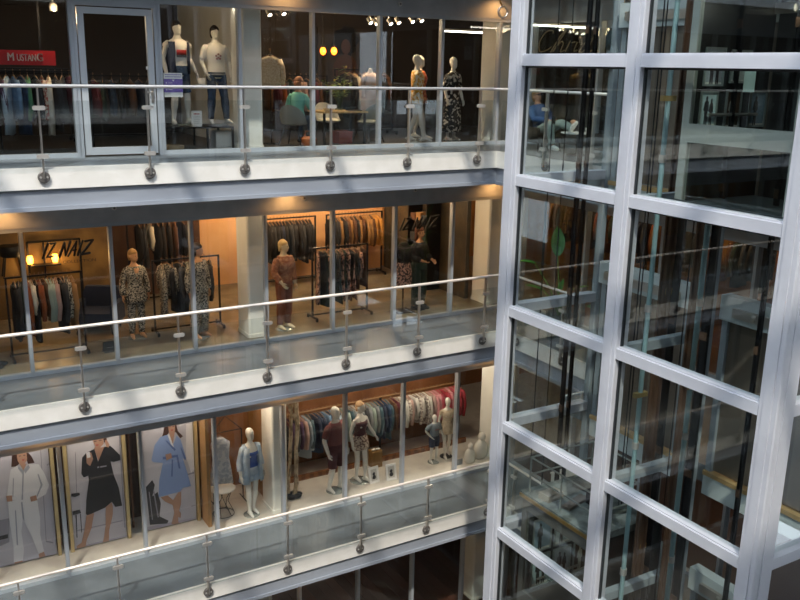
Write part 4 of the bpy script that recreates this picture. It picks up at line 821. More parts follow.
rack(3.6, 5.0, 5.3, Z2, 1.85, 'tall black clothes rack at the back of the middle shop'); rail_garments((3.7, 5.3, Z2+1.84), (4.9, 5.3, Z2+1.84), it([('coat', 'black'), ('coat', 'charcoal'), ('blouse', 'cream'), ('coat', 'black'), ('jacket', 'black'), ('coat', 'black'), ('coat', 'brown'), ('jacket', 'black')]), 'the tall rack at the back of the middle shop', 'clothes on the racks of the middle shop')
struct('wall_panel', box(3.2, 5.4, 5.95, 6.05, Z2, Z2+3), mat('panel_umber', '#5a3d28', .8, 0, '#4a3020', 2), 'umber back panel of the middle shop')
struct('wall_shop', box(5.35, 10.35, 6.15, 6.29, Z2, Z2+3), mat('panel_orange', '#e3b482', .8, 0, '#dba974', 1), 'orange lit back wall of the middle shop')
struct('wall_shop', box(10.45, 10.55, 2.45, 6.2, Z2, Z2+3), mat('panel_dark_olive', '#3a3226', .7, 0, '#4d4230', 3), 'dark partition at the end of the middle shop')
# racks A and B against the orange wall
for x0, x1, items, lab in ((6.75, 8.15, [('coat', 'black')]*1+[('coat', 'charcoal'), ('jacket', 'black'), ('coat', 'black'), ('coat', 'navy'), ('coat', 'black'), ('jacket', 'charcoal'), ('coat', 'black'), ('coat', 'black'), ('jacket', 'black'), ('coat', 'charcoal'), ('coat', 'black'), ('jacket', 'black'), ('coat', 'black')], 'dark coats'),
                             (8.45, 10.0, [('jacket', 'black'), ('jacket', 'charcoal'), ('shirt', 'tan'), ('jacket', 'black'), ('jacket', 'brown'), ('shirt', 'tan'), ('jacket', 'brown'), ('shirt', 'charcoal'), ('jacket', 'tan'), ('shirt', 'brown'), ('jacket', 'tan'), ('shirt', 'tan'), ('jacket', 'brown'), ('shirt', 'ochre'), ('jacket', 'ochre')], 'brown jackets')):
    rack(x0, x1, 5.55, Z2, 1.62, 'black clothes rack of %s against the orange wall' % lab); rail_garments((x0+.03, 5.55, Z2+1.61), (x1-.03, 5.55, Z2+1.61), it(items), 'the rack of %s against the orange wall' % lab, 'clothes on the racks of the middle shop', .15)
rack(6.6, 7.88, 2.42, Z2, 1.52, 'black clothes rack of patterned dresses standing close to the glass')
rail_garments((6.62, 2.42, Z2+1.51), (7.86, 2.42, Z2+1.51), it([('dress', 'pink patterned'), ('skirt', 'black'), ('dress', 'dark green'), ('dress', 'pink patterned'), ('skirt', 'dark green'), ('blouse', 'charcoal'), ('dress', 'dark green'), ('dress', 'pink patterned'), ('skirt', 'dark green'), ('dress', 'pink patterned'), ('blouse', 'black'), ('dress', 'pink patterned'), ('skirt', 'brown'), ('blouse', 'pink patterned'), ('skirt', 'brown')]), 'the rack of patterned dresses', 'clothes on the racks of the middle shop', .35, .98)
f = Fig(1.82, armL=((-.25, .0, 1.14), (-.22, -.18, .98)), armR=((.25, .02, 1.14), (.25, -.05, .9)), face=True, turn=.6)
t = mannequin((5.83, 2.1, Z2), math.radians(20), 'pale-faced mannequin in a rust brown shirt and trousers', 'mannequins of the middle shop'); f.body(t, mat('mann_pale', '#d8c6a4', .5)); f.trousers(t, F_BRN, d=.022); f.top(t, mat('rust_check', '#8a5238', .8, 0, '#a87a58', 16), 'shirt', z0=.84, d=.022, sleeve=.9, sd=.02); f.hair(t, mat('hair_fair', '#cdb27c', .7), 0); f.features(t); stand(t, .18)
t = thing('skirt_stand', 'pink patterned long skirt on a headless black stand', 'dress form', (8.62, 2.15, Z2)); sf = Fig(1.80, fem=True)
MB().box(-.2, .2, -.18, .18, 0, .025).build('base_plate', M_BLACK, t); MB().tube([(0, 0, .02), (0, 0, 1.5)], .018, 8).build('pole', M_BLACK, t); sf.top(t, F_BLK, 'bodice', z0=1.08, z1=1.50, d=.02, sleeve=.5, sd=.02); sf.skirt(t, F_PNK, z0=.6, z1=1.1, r0=.2, ripple=.04)
f = Fig(1.84, fem=True, armL=((-.23, -.02, 1.14), (-.12, -.22, 1.08)), armR=((.23, 0, 1.14), (.2, -.2, 1.05)), face=True, turn=.2)
t = mannequin((9.05, 2.2, Z2), math.radians(15), 'mannequin in a dark blazer and dark green trousers beside the patterned skirt', 'mannequins of the middle shop'); f.body(t, M_SKIN); f.trousers(t, F_GRN, d=.03, flare=.02); f.top(t, F_BLK, 'blazer', z0=.84, z1=1.44, d=.028, sleeve=.9, sd=.02); f.hair(t, mat('hair_red', '#6b3a22', .7), .1, puff=.01); f.features(t); f.shoes(t, F_BLK); stand(t, .18, M_BLACK)
# goods shelves deep in the shop at the right
t = thing('goods_shelf', 'dark shelf unit with folded clothes behind the blazer mannequin', 'shelf', (10.23, 4.0, Z2), math.pi/2)
MB().box(-.5, -.46, -.2, .2, 0, 2.2).build('side_panel', M_BLACK, t); MB().box(.30, .34, -.2, .2, 0, 2.2).build('side_panel', M_BLACK, t)
for i in range(5): box(-.46, .30, -.2, .2, .1+i*.5, .13+i*.5).build('shelf_board', M_BLACK, t)
for i in range(4):
    for j in range(3):
        c = ('ochre', 'charcoal', 'tan', 'brown', 'dark green')[(i*2+j) % 5]; tag(MB().box(10.06, 10.38, 3.58+j*.24, 3.78+j*.24, Z2+.13+i*.5, Z2+.30+i*.5-.04*((i+j) % 2)).build('folded_clothes', C[c]), '%s folded clothes on the dark shelf unit, %s board from the floor' % (c, ('first', 'second', 'third', 'fourth')[i]), 'clothes', 'folded clothes on the shelf unit')
# ceiling lamps of the middle shop
def shop_bulb(x, y, z, e, label, grp, col=WARM):
    t = thing('ceiling_lamp', label, 'ceiling lamp', (x, y, z), group=grp); MB().lathe([(.07, 0), (.08, .02), (.06, .1), (.02, .12)], n=14).build('housing', M_BLACK, t, True); MB().lathe([(.066, -.004), (.066, .002)], n=14).build('lens', M_SPOTG, t)
    light('POINT', 'shop_lamp', (x, y, z-.12), e, col, .1)
zc2 = ZL[3]-.72
for x, y, e, w in ((6.2, 4.9, 70, 'the orange wall'), (7.9, 4.9, 75, 'the orange wall'), (9.5, 4.9, 60, 'the orange wall'), (3.6, 3.3, 26, 'the patterned mannequins'), (1.3, 3.0, 16, 'the loaded rack'), (7.2, 2.9, 22, 'the patterned dresses'), (3.6, 1.75, 20, 'the patterned mannequins beside the glass'), (5.9, 1.7, 16, 'the rust brown mannequin'), (8.9, 1.75, 16, 'the blazer mannequin'), (1.4, 1.75, 12, 'the loaded rack beside the glass')): shop_bulb(x, y, zc2, e, 'round black ceiling lamp above %s' % w, 'lamps of the middle shop', (1, .71, .42))
# ================================================================ LOWER LEVEL (nightwear shop)
Z1 = ZL[1]
struct('wall_shop', MB().box(4.05, 4.12, 1.9, 4.2, Z1, Z1+3.2).box(5.5, 5.58, 2.42, 4.2, Z1, Z1+3.2), mat('panel_tan', '#a87f52', .8, 0, '#94703f', 2), 'tan side panels of the display bay')
struct('wall_shop', box(4.12, 5.5, 3.4, 3.5, Z1, Z1+3.2), mat('panel_tan2', '#8f6238', .8, 0, '#7c522c', 2), 'brown back panel of the display bay')
M_GILT = mat('gilt_stile', '#cdb98a', .4, .3, '#b9a070', 3, stretch=(1, 1, .1))
PB = [mat('poster_bg0', '#aeb0c2', .6, 0, '#bcbecd', 1), mat('poster_bg1', '#c3c3cf', .6, 0, '#b3b3c2', 1), mat('poster_bg2', '#b5b6c4', .6, 0, '#c9cad6', 1)]
PC = {k: mat('print_'+k, v, .6) for k, v in {'hair': '#3b2019', 'skin': '#a98573', 'pj': '#d6dae4', 'pjd': '#9aa2b4', 'black': '#15151c', 'robe': '#86a0d4', 'robed': '#5871ad', 'line': '#8f8f9e', 'dark': '#33343c', 'floor': '#a5a4b8', 'white': '#dfe0e8', 'lip': '#a04a48', 'gold': '#8a6a4a'}.items()}
def banner(x0, x1, Y, bg, sc, ox, oy, shapes, label):
    t = thing('display_banner', label, 'banner', (0, 0, 0), group=None); z0, z1 = Z1+.03, Z1+2.72
    box(x0, x1, Y, Y+.04, z0, z1).build('panel', bg, t)
    for xa in (x0-.075, x1+.015): box(xa, xa+.06, Y-.05, Y+.06, Z1, z1).build('stile', M_GILT, t)
    names = []; mats_ = []; mb = MB()
    for i, (c, pts) in enumerate(shapes):
        if c not in names: names.append(c); mats_.append(PC[c])
        q = [at_y(ox+a_/sc, oy+b_/sc, Y) for a_, b_ in pts]
        q = [V((min(max(p_.x, x0+.004), x1-.004), Y-.0006*(i+1), min(max(p_.z, z0+.004), z1-.004))) for p_ in q]
        mb.prism(q, (0, -.0005, 0), names.index(c))
    mb.build('print', mats_, t)
banner(.2, 1.24, 2.27, PB[0], 3.75, 0, 430, [
    ('floor', [(-40, 520), (240, 455), (240, 500), (-40, 560)]), ('line', [(150, 60), (153, 60), (175, 420), (172, 420)]), ('line', [(172, 420), (200, 425), (200, 420), (175, 415)]), ('line', [(-10, 340), (35, 330), (35, 420), (-10, 440)]), ('dark', [(-10, 400), (30, 390), (30, 405), (-10, 415)]), ('line', [(175, 130), (200, 120), (202, 124), (177, 134)]),
    ('hair', [(45, 85), (98, 76), (118, 98), (130, 122), (105, 127), (95, 100), (62, 137), (42, 138)]), ('skin', [(62, 86), (98, 80), (102, 110), (92, 128), (100, 124), (88, 152), (74, 128), (66, 115)]), ('lip', [(82, 110), (92, 108), (90, 114), (84, 115)]), ('dark', [(70, 96), (78, 95), (78, 98), (70, 99)]), ('dark', [(87, 93), (95, 92), (95, 95), (87, 96)]),
    ('pj', [(64, 133), (40, 148), (32, 200), (25, 245), (45, 262), (80, 265), (140, 258), (172, 240), (184, 205), (165, 160), (145, 128), (105, 127), (88, 152)]),
    ('pjd', [(84, 152), (90, 152), (86, 262), (80, 262)]), ('pjd', [(48, 180), (52, 180), (50, 250), (46, 250)]), ('pjd', [(140, 165), (145, 165), (160, 205), (140, 250), (136, 248), (152, 205)]), ('pjd', [(66, 135), (88, 150), (84, 165), (68, 145)]), ('pjd', [(106, 128), (88, 150), (95, 162), (112, 140)]),
    ('pj', [(30, 266), (138, 256), (150, 330), (150, 390), (165, 455), (145, 464), (120, 400), (85, 330), (80, 380), (90, 450), (85, 490), (52, 497), (50, 430), (35, 340)]), ('pjd', [(78, 270), (84, 268), (92, 340), (84, 330)]), ('pjd', [(55, 300), (60, 300), (68, 430), (62, 430)]),
    ('skin', [(22, 246), (45, 244), (46, 266), (26, 268)]), ('skin', [(112, 250), (135, 243), (139, 262), (116, 268)]), ('skin', [(54, 495), (84, 488), (86, 506), (56, 512)]), ('skin', [(145, 463), (164, 455), (170, 470), (147, 479)])],
    'tall printed banner of a woman in pale grey pyjamas')
banner(1.56, 2.53, 2.27, PB[1], 4, 60, 420, [
    ('floor', [(40, 515), (285, 455), (285, 500), (40, 570)]), ('line', [(235, 60), (240, 60), (262, 430), (257, 430)]), ('line', [(60, 130), (63, 130), (68, 300), (65, 300)]), ('line', [(70, 440), (250, 400), (250, 404), (70, 444)]), ('dark', [(45, 295), (78, 290), (80, 300), (60, 308), (45, 306)]), ('dark', [(50, 365), (80, 358), (84, 372), (52, 380)]), ('dark', [(62, 380), (66, 380), (70, 470), (66, 470)]), ('dark', [(80, 375), (83, 375), (88, 450), (85, 450)]),
    ('hair', [(128, 76), (132, 66), (158, 55), (182, 60), (188, 80), (176, 92), (172, 70), (130, 84)]), ('skin', [(130, 78), (172, 66), (174, 95), (160, 110), (178, 106), (155, 168), (136, 114), (140, 106)]), ('lip', [(142, 98), (154, 96), (152, 102), (144, 103)]), ('dark', [(136, 84), (146, 82), (146, 85), (136, 87)]), ('dark', [(155, 80), (166, 78), (166, 81), (155, 83)]),
    ('black', [(137, 115), (152, 166), (176, 108), (200, 102), (215, 115), (240, 140), (241, 160), (215, 167), (202, 165), (215, 220), (235, 270), (248, 342), (220, 347), (207, 326), (180, 350), (110, 381), (103, 375), (105, 320), (115, 240), (112, 222), (95, 229), (85, 215), (88, 150), (105, 130)]),
    ('skin', [(178, 82), (186, 78), (198, 98), (194, 110), (184, 106)]), ('skin', [(104, 136), (124, 128), (132, 155), (120, 184), (106, 172)]), ('white', [(104, 130), (118, 126), (122, 148), (108, 152)]),
    ('skin', [(105, 381), (136, 371), (126, 430), (106, 480), (102, 505), (68, 516), (66, 503), (86, 490), (99, 430)]), ('skin', [(182, 348), (206, 328), (211, 345), (211, 375), (196, 440), (196, 490), (171, 496), (175, 470), (182, 420)]),
    ('line', [(148, 186), (156, 184), (156, 190), (148, 192)]), ('line', [(160, 184), (186, 180), (186, 185), (160, 190)])],
    'tall printed banner of a woman in a black nightdress')
banner(2.92, 3.93, 2.3, PB[2], 4.2857, 130, 410, [
    ('floor', [(60, 505), (300, 455), (300, 490), (60, 560)]), ('white', [(240, 60), (272, 55), (295, 250), (262, 270), (240, 200)]), ('line', [(240, 275), (290, 262), (290, 268), (242, 281)]), ('line', [(262, 410), (300, 400), (300, 405), (262, 415)]),
    ('dark', [(68, 330), (95, 300), (106, 320), (96, 370), (118, 350), (132, 400), (126, 455), (165, 474), (160, 486), (85, 492)]), ('line', [(98, 345), (104, 345), (124, 460), (118, 460)]), ('line', [(80, 350), (84, 350), (98, 470), (94, 470)]),
    ('hair', [(150, 60), (195, 52), (205, 90), (227, 112), (215, 121), (196, 95), (165, 97), (152, 150), (128, 152), (128, 130), (140, 105)]), ('skin', [(163, 60), (192, 56), (193, 88), (188, 112), (183, 150), (170, 110), (166, 92)]), ('lip', [(174, 84), (185, 82), (183, 88), (176, 89)]), ('dark', [(168, 70), (175, 69), (175, 72), (168, 73)]), ('dark', [(182, 68), (190, 67), (190, 70), (182, 71)]),
    ('robe', [(160, 105), (184, 152), (199, 108), (216, 125), (241, 205), (236, 216), (225, 203), (240, 250), (262, 325), (226, 333), (215, 349), (160, 363), (122, 373), (125, 300), (140, 226), (100, 223), (91, 215), (105, 150), (130, 115)]),
    ('white', [(160, 104), (168, 104), (190, 165), (184, 172)]), ('robed', [(150, 130), (158, 130), (196, 168), (190, 176)]), ('robed', [(198, 200), (206, 198), (216, 250), (208, 250)]), ('robed', [(178, 212), (184, 212), (182, 285), (176, 285)]), ('robed', [(140, 200), (205, 190), (205, 200), (140, 212)]), ('robed', [(215, 160), (219, 160), (240, 210), (234, 214)]),
    ('skin', [(150, 190), (175, 184), (180, 204), (156, 215)]), ('skin', [(130, 373), (160, 365), (184, 385), (205, 352), (218, 349), (218, 400), (206, 445), (206, 480), (216, 490), (185, 497), (177, 487), (189, 440), (182, 406), (150, 392)]), ('skin', [(206, 428), (218, 440), (216, 462), (205, 456)])],
    'tall printed banner of a woman in a light blue robe')
struct('wall_shop', box(-3, 4.05, 3.0, 3.1, Z1, Z1+3.2), mat('panel_walnut', '#6b4a30', .8, 0, '#553822', 3, stretch=(4, 1, .2)), 'walnut panel behind the banners')
for x in (1.36, 2.75): tag(MB().box(x-.02, x+.02, 2.6, 2.66, Z1, Z1+2.9).build('timber_post', M_WOODF), 'slim timber post standing between the banners', 'post', 'posts between the banners')
# display bay: nightgown on a stand, wire table, mannequin in robe
t = thing('clothes_stand', 'black wire clothes stand in the display bay with the blue robe mannequin', 'clothes stand', (4.75, 2.75, Z1)); MB().tube([(-.3, 0, 0), (-.3, 0, 1.6), (0, 0, 1.95), (.35, 0, 1.6), (.35, 0, 0)], .012, 6).build('frame', M_BLACK, t); MB().tube([(-.3, 0, 1.6), (.35, 0, 1.6)], .01, 6).build('rail', M_BLACK, t); MB().tube([(-.3, -.2, .012), (-.3, .2, .012)], .012, 6).tube([(.35, -.2, .012), (.35, .2, .012)], .012, 6).build('foot', M_BLACK, t)
o = garment((4.48, 2.3, Z1+1.80), math.radians(78), 'dress', fab('nightgown', '#b9c2cf', '#dfe2e6', 14), 'pale', '', None, 1, .96); tag(o, 'pale blue patterned nightgown hanging in the display bay', 'nightgown')
MB().tube([(0, 0, .03), (0, 0, 1.25)], .004, 5).build('cord', M_BLACK, o)
t = thing('wire_table', 'round white table on a looped black wire base', 'table', (4.5, 2.3, Z1)); MB().lathe([(.01, .56), (.25, .56), (.265, .575), (.25, .59), (.01, .59)], n=26).build('table_top', F_WT, t, True)
for i in range(6): a_ = i*math.pi/3; MB().tube([(.22*math.cos(a_), .22*math.sin(a_), .56), (.10*math.cos(a_+.5), .10*math.sin(a_+.5), .3), (.22*math.cos(a_+1), .22*math.sin(a_+1), .012)], .007, 5).build('wire_leg', M_BLACK, t)
MB().tube([(.22*math.cos(i*math.pi/9), .22*math.sin(i*math.pi/9), .012) for i in range(19)], .007, 5).build('base_ring', M_BLACK, t)
f = Fig(1.92, fem=True, armL=((-.24, .0, 1.13), (-.27, -.1, .9)), armR=((.23, .04, 1.13), (.26, -.02, .88)), legL=((-.08, -.05, .5), (-.06, -.03, .11), (-.07, -.17, .035)), legR=((.09, .0, .5), (.07, .05, .11), (.09, -.1, .035)))
t = mannequin((5.0, 2.0, Z1), math.radians(10), 'white mannequin in a blue camisole, print shorts and open pale robe', 'mannequins of the nightwear shop'); f.body(t, M_MANN); f.top(t, F_BLU, 'camisole', z0=.98, z1=1.33, d=.014, sleeve=0); f.trousers(t, F_ROBE, 'shorts', .2, .03, flare=.03); stand(t, .17)
mb = MB()
for sgn in (-1, 1): mb.loft([[V((sgn*q[0]*w, q[1]*w, z)) for q in ((.1, -.15), (.19, -.1), (.2, .05), (.1, .15), (.02, .16), (.02, .14), (.1, .13), (.18, .04), (.17, -.08), (.1, -.13))] for z, w in ((.72, 1.15), (1.0, 1.0), (1.25, .98), (1.42, .85))])
for i in (0, 1):
    p, r = f.armpts(i, .8); mb.tube([f.t((.09*(-1 if i == 0 else 1), .005, 1.395))]+p, [r[0]+.02]+[q+.022 for q in r], 10)
f.fin(mb, 'robe', F_ROBE, t)
# birch trunks on a black foot
t = thing('birch_trunks', 'two crossed birch trunks on a black foot at the display edge', 'decoration', (6.08, 2.28, Z1)); M_BIRCH = mat('birch_bark', '#c9b89e', .85, 0, '#7d6a54', 14, stretch=(1, 1, .5), bump=.4)
def trunk(p0, p1, r, seed):
    rr = random.Random(seed); return MB().tube([V(p0).lerp(V(p1), i/10)+V((rr.uniform(-.02, .02), rr.uniform(-.02, .02), 0)) for i in range(11)], [r*rr.uniform(.85, 1.15) for _ in range(11)], 9)
trunk((.03, 0, .05), (.10, 0, 2.75), .05, 1).build('trunk', M_BIRCH, t, True); trunk((-.12, .05, .05), (.02, .06, 2.75), .04, 2).build('trunk', M_BIRCH, t, True); trunk((-.02, .06, 1.6), (.42, .1, 2.2), .03, 3).build('branch', M_BIRCH, t, True) if 0 else trunk((.08, .0, 1.75), (-.28, .05, 2.4), .03, 3).build('branch', M_BIRCH, t, True)
mb = MB(); [mb.ell((.12*math.cos(i*1.05)-.03, .1*math.sin(i*1.05), .05), .1, .07, .05, 10, 5) for i in range(6)]; mb.build('foot', M_BLACK, t, True)
# back rail of clothes and wooden front board
t = thing('clothes_rail', 'long pale wooden rail of nightwear along the back of the display', 'clothes rail', (0, 0, 0)); zr = Z1+1.5
MB().tube([(6.0, 3.2, zr), (11.0, 3.2, zr)], .018, 8).build('rail', M_HANG, t, True)
for x in (6.05, 8.7, 10.95): MB().box(x-.02, x+.02, 3.18, 3.22, Z1, zr).build('upright', M_BLACK, t)
struct('wall_low', box(5.5, 11.0, 2.9, 2.96, Z1, Z1+.12), M_WOODF, 'wooden front board behind the display platform')
struct('wall_shop', box(5.5, 11.1, 3.75, 3.85, Z1, Z1+1.9), mat('panel_amber', '#8a5a34', .8, 0, '#744824', 2), 'amber wooden screen behind the nightwear rail')
L1 = [('coat', 'black'), ('blouse', 'maroon'), ('shirt', 'purple'), ('coat', 'charcoal'), ('shirt', 'purple'), ('jacket', 'dusty pink'), ('coat', 'pale blue'), ('shirt', 'teal'), ('jacket', 'navy'), ('coat', 'denim blue'), ('jacket', 'navy'), ('shirt', 'light denim'), ('jacket', 'denim blue'), ('coat', 'light denim'), ('coat', 'pale blue'), ('shirt', 'grey'), ('jacket', 'sage grey'), ('shirt', 'teal'), ('jacket', 'grey'), ('shirt', 'white'), ('shirt', 'grey'), ('blouse', 'charcoal'),
      ('shirt', 'grey'), ('jacket', 'sage grey'), ('shirt', 'grey'), ('jacket', 'teal'), ('coat', 'navy'), ('jacket', 'denim blue'), ('coat', 'teal'), ('shirt', 'brown'), ('shirt', 'maroon'), ('blouse', 'white floral'), ('shirt', 'white'), ('blouse', 'white floral'), ('shirt', 'dusty pink'), ('blouse', 'white'), ('shirt', 'white floral'), ('blouse', 'white'), ('jacket', 'white floral'), ('shirt', 'white'), ('blouse', 'dusty pink'), ('jacket', 'pink'), ('shirt', 'pink'), ('jacket', 'rose red'), ('shirt', 'red'), ('jacket', 'rose red'), ('shirt', 'pink'), ('blouse', 'rose red'), ('shirt', 'red'), ('jacket', 'red')]
rail_garments((6.0, 3.2, zr), (11.0, 3.2, zr), it(L1), 'the long nightwear rail', 'clothes on the long nightwear rail', .22, 1.0, .02, .35)
# display mannequins
f = Fig(1.97, armL=((-.26, .05, 1.13), (-.22, -.02, .87)), armR=((.27, .02, 1.13), (.27, -.06, .88)), legL=((-.10, -.02, .5), (-.11, .06, .085), (-.13, -.1, .03)), legR=((.12, -.04, .5), (.14, .0, .085), (.17, -.16, .03)), turn=.2)
t = mannequin((6.98, 2.12, Z1), math.radians(20), 'white male mannequin in a maroon striped shirt and dark shorts', 'mannequins of the nightwear shop'); f.body(t, M_MANN); f.top(t, F_MAR, 'shirt', z0=.86, d=.02, sleeve=.4, sd=.02); f.trousers(t, F_MAR2, 'shorts', .45, .028); stand(t, .2)
f = Fig(1.90, fem=True, armL=((-.235, .03, 1.13), (-.24, -.04, .88)), armR=((.26, -.0, 1.15), (.36, -.08, .95)), legL=((-.085, -.02, .5), (-.07, .03, .11), (-.08, -.12, .035)), legR=((.09, -.07, .5), (.06, -.1, .11), (.08, -.26, .035)), turn=.4, face=True)
t = mannequin((7.68, 2.3, Z1), math.radians(15), 'white female mannequin in a maroon camisole and floral mini skirt', 'mannequins of the nightwear shop'); f.body(t, M_MANN); f.top(t, F_MAR2, 'camisole', z0=1.0, z1=1.36, d=.014, sleeve=0); f.skirt(t, F_SKT, 'mini_skirt', z0=.76, z1=1.05, r0=.21, ripple=.04); f.hair(t, mat('hair_sand', '#c9a377', .7), 0, puff=-.004); stand(t, .22)
f.fin(MB().tube([(-.07, -.12, 1.34), (-.075, -.02, 1.43)], .008, 5).tube([(.07, -.12, 1.34), (.075, -.02, 1.43)], .008, 5), 'straps', F_MAR2, t)
t = mannequin((9.66, 2.32, Z1), math.radians(5), 'white child mannequin in a grey shirt and navy shorts', 'mannequins of the nightwear shop'); f = Fig(1.2, armL=((-.34, .06, 1.22), (-.2, -.06, 1.02)), armR=((.30, .02, 1.12), (.36, -.08, .92)), legL=((-.11, -.02, .5), (-.12, .02, .085), (-.14, -.14, .03)), legR=((.11, -.02, .5), (.12, .02, .085), (.15, -.14, .03))); f.body(t, M_MANN); f.top(t, F_GRY, 'shirt', z0=.86, d=.03, sleeve=.4, sd=.03); f.trousers(t, F_NAVY, 'shorts', .36, .035); stand(t, .14); f.fin(MB().box(-.08, .08, -.152, -.14, 1.26, 1.28), 'chest_print', mat('print_red', '#b32a22', .7), t)
t = mannequin((10.1, 2.45, Z1), math.radians(-15), 'white mannequin in a beige lace nightdress beside the child figure', 'mannequins of the nightwear shop'); f = Fig(1.50, fem=True, armL=((-.235, .03, 1.13), (-.24, -.04, .88)), armR=((.30, .06, 1.16), (.22, -.04, .95)), **walk); f.body(t, M_MANN); f.top(t, F_BGE, 'bodice', z0=.9, z1=1.42, d=.018, sleeve=.2); f.skirt(t, F_BGE, 'lace_skirt', z0=.72, r0=.2); stand(t, .15, M_BLACK)
def bust(loc, h, label, rz=0):
    t = thing('draped_bust', label, 'bust', loc, rz, 'white draped busts'); k = h/.62
    MB().loft([[(w*k*math.cos(j*2*math.pi/16)*(1+.06*math.sin(j*3+z*9)), (w*.7*k+.0)*math.sin(j*2*math.pi/16), z*k) for j in range(16)] for z, w in ((0, .15), (.06, .17), (.2, .185), (.33, .16), (.40, .09), (.43, .07))]).build('drape', M_MANN, t, 'all')
    MB().ell((0, -.02*k, .51*k), .075*k, .09*k, .11*k, 14, 8).build('head', M_MANN, t, 'all')
bust((10.42, 1.92, Z1), .50, 'smaller white draped bust at the end of the display'); bust((10.80, 2.02, Z1), .66, 'larger white draped bust at the end of the display', .3)
for (px, py), lab, r_ in (((375, 483), 'white photo frame leaning beside the female mannequin', .1), ((392, 480), 'white photo frame leaning further along the display', -.05)):
    p = at_z(px, py, Z1); t = thing('photo_frame', lab, 'photo frame', p, r_, 'photo frames on the display'); b_ = MB(); W_, H_ = .13, .36; tl = .22
    def fr(x0, x1, z0, z1, y0, y1, mi=0): b_.add([(x, y+z*tl, z) for z in (z0, z1) for x, y in ((x0, y0), (x1, y0), (x1, y1), (x0, y1))], [(0, 3, 2, 1), (4, 5, 6, 7), (0, 1, 5, 4), (1, 2, 6, 5), (2, 3, 7, 6), (3, 0, 4, 7)], mi)
    fr(-W_, W_, 0, .05, 0, .02); fr(-W_, W_, H_-.05, H_, 0, .02); fr(-W_, -W_+.05, .05, H_-.05, 0, .02); fr(W_-.05, W_, .05, H_-.05, 0, .02); b_.build('frame', M_SIGNW, t)
    b_ = MB(); fr(-W_+.05, W_-.05, .05, H_-.05, .008, .014); b_.build('picture', mat('picture_pale', '#c9c5bd', .6), t); b_ = MB(); b_.ell((0, .004+.2*tl, .2), .035, .008, .045, 10, 6).ell((0, .004+.13*tl, .12), .05, .01, .06, 10, 6); b_.build('portrait', M_BLACK, t)
    box(-.01, .01, .05, .14, 0, .2).build('prop', M_SIGNW, t)
tag(MB().box(10.0, 10.2, 1.9, 1.92, Z1, Z1+.14).build('price_card', C['grey']), 'grey price card standing beside the white busts', 'card')
t = thing('gift_box', 'gilt box with a pale bow on the wooden board behind the photo frames', 'box', (8.35, 2.78, Z1)); box(-.13, .13, -.1, .1, 0, .4).build('carton', mat('gilt_box', '#8a6a3a', .5), t); MB().ell((-.06, -.02, .43), .06, .04, .03, 10, 6).ell((.06, -.02, .43), .06, .04, .03, 10, 6).build('bow', M_SIGNW, t)
zc1 = ZL[2]-.72
for x, y, e, w in ((7.0, 2.5, 60, 'the maroon mannequins'), (8.6, 2.5, 55, 'the photo frames'), (10.0, 2.6, 45, 'the child figure'), (4.75, 2.2, 45, 'the display bay'), (.7, 1.75, 30, 'the pyjama banner'), (2.1, 1.75, 30, 'the black nightdress banner'), (3.4, 1.75, 30, 'the blue robe banner'), (8.0, 5.0, 30, 'the rear of the nightwear shop')): shop_bulb(x, y, zc1, e, 'round black ceiling lamp above %s' % w, 'lamps of the nightwear shop', (1, .82, .62))
# goods on the wooden screen shelf behind
sh2 = thing('display_shelf', 'dark shelf with boxes high on the nightwear shop wall', 'shelf', (8.2, 4.4, Z1+2.0)); box(-2.2, 2.4, -.2, .2, 0, .03).build('board', M_WOODF, sh2); box(-2.2, 2.4, .2, .23, -2.0, .6).build('back_panel', M_DARK, sh2)
for i in range(10): tag(MB().box(6.1+i*.45, 6.35+i*.45+.1*(i % 2), 4.3, 4.55, Z1+2.03, Z1+2.2+.1*(i % 3)).build('storage_box', C[('brown', 'tan', 'teal', 'charcoal', 'ochre')[i % 5]]), '%s storage box on the dark wall shelf, %s' % (('brown', 'tan', 'teal', 'charcoal', 'ochre')[i % 5], 'near the birch trunks' if i < 5 else 'towards the side wing'), 'box', 'boxes on the wall shelf')
# ================================================================ GROUND FLOOR SHOP
Z0 = ZL[0]
for i in range(24): box(5.2+i*.26, 5.45+i*.26, 1.6, 6.2, Z0, Z0+.014).build('plank', mat('plank%d' % (i % 3), ('#4a2f24', '#553629', '#41291f')[i % 3], .5), SHOPFLOOR)
t = thing('curtain', 'pale pleated curtain behind the ground floor glass', 'curtain', (0, 0, 0)); MB().loft([[(3.6+j*.04, 1.75+.03*math.sin(j*1.25), z) for j in range(42)] for z in (Z0+.05, Z0+2.45)], caps=False, close=False).build('fabric', mat('curtain_grey', '#b5b6b2', .9), t, 'all'); MB().tube([(3.5, 1.75, Z0+2.47), (5.4, 1.75, Z0+2.47)], .015, 8).build('curtain_rod', M_STEEL, t)
light('POINT', 'ground_lamp', (7.5, 3.5, Z0+2.6), 25, WARM, .2)
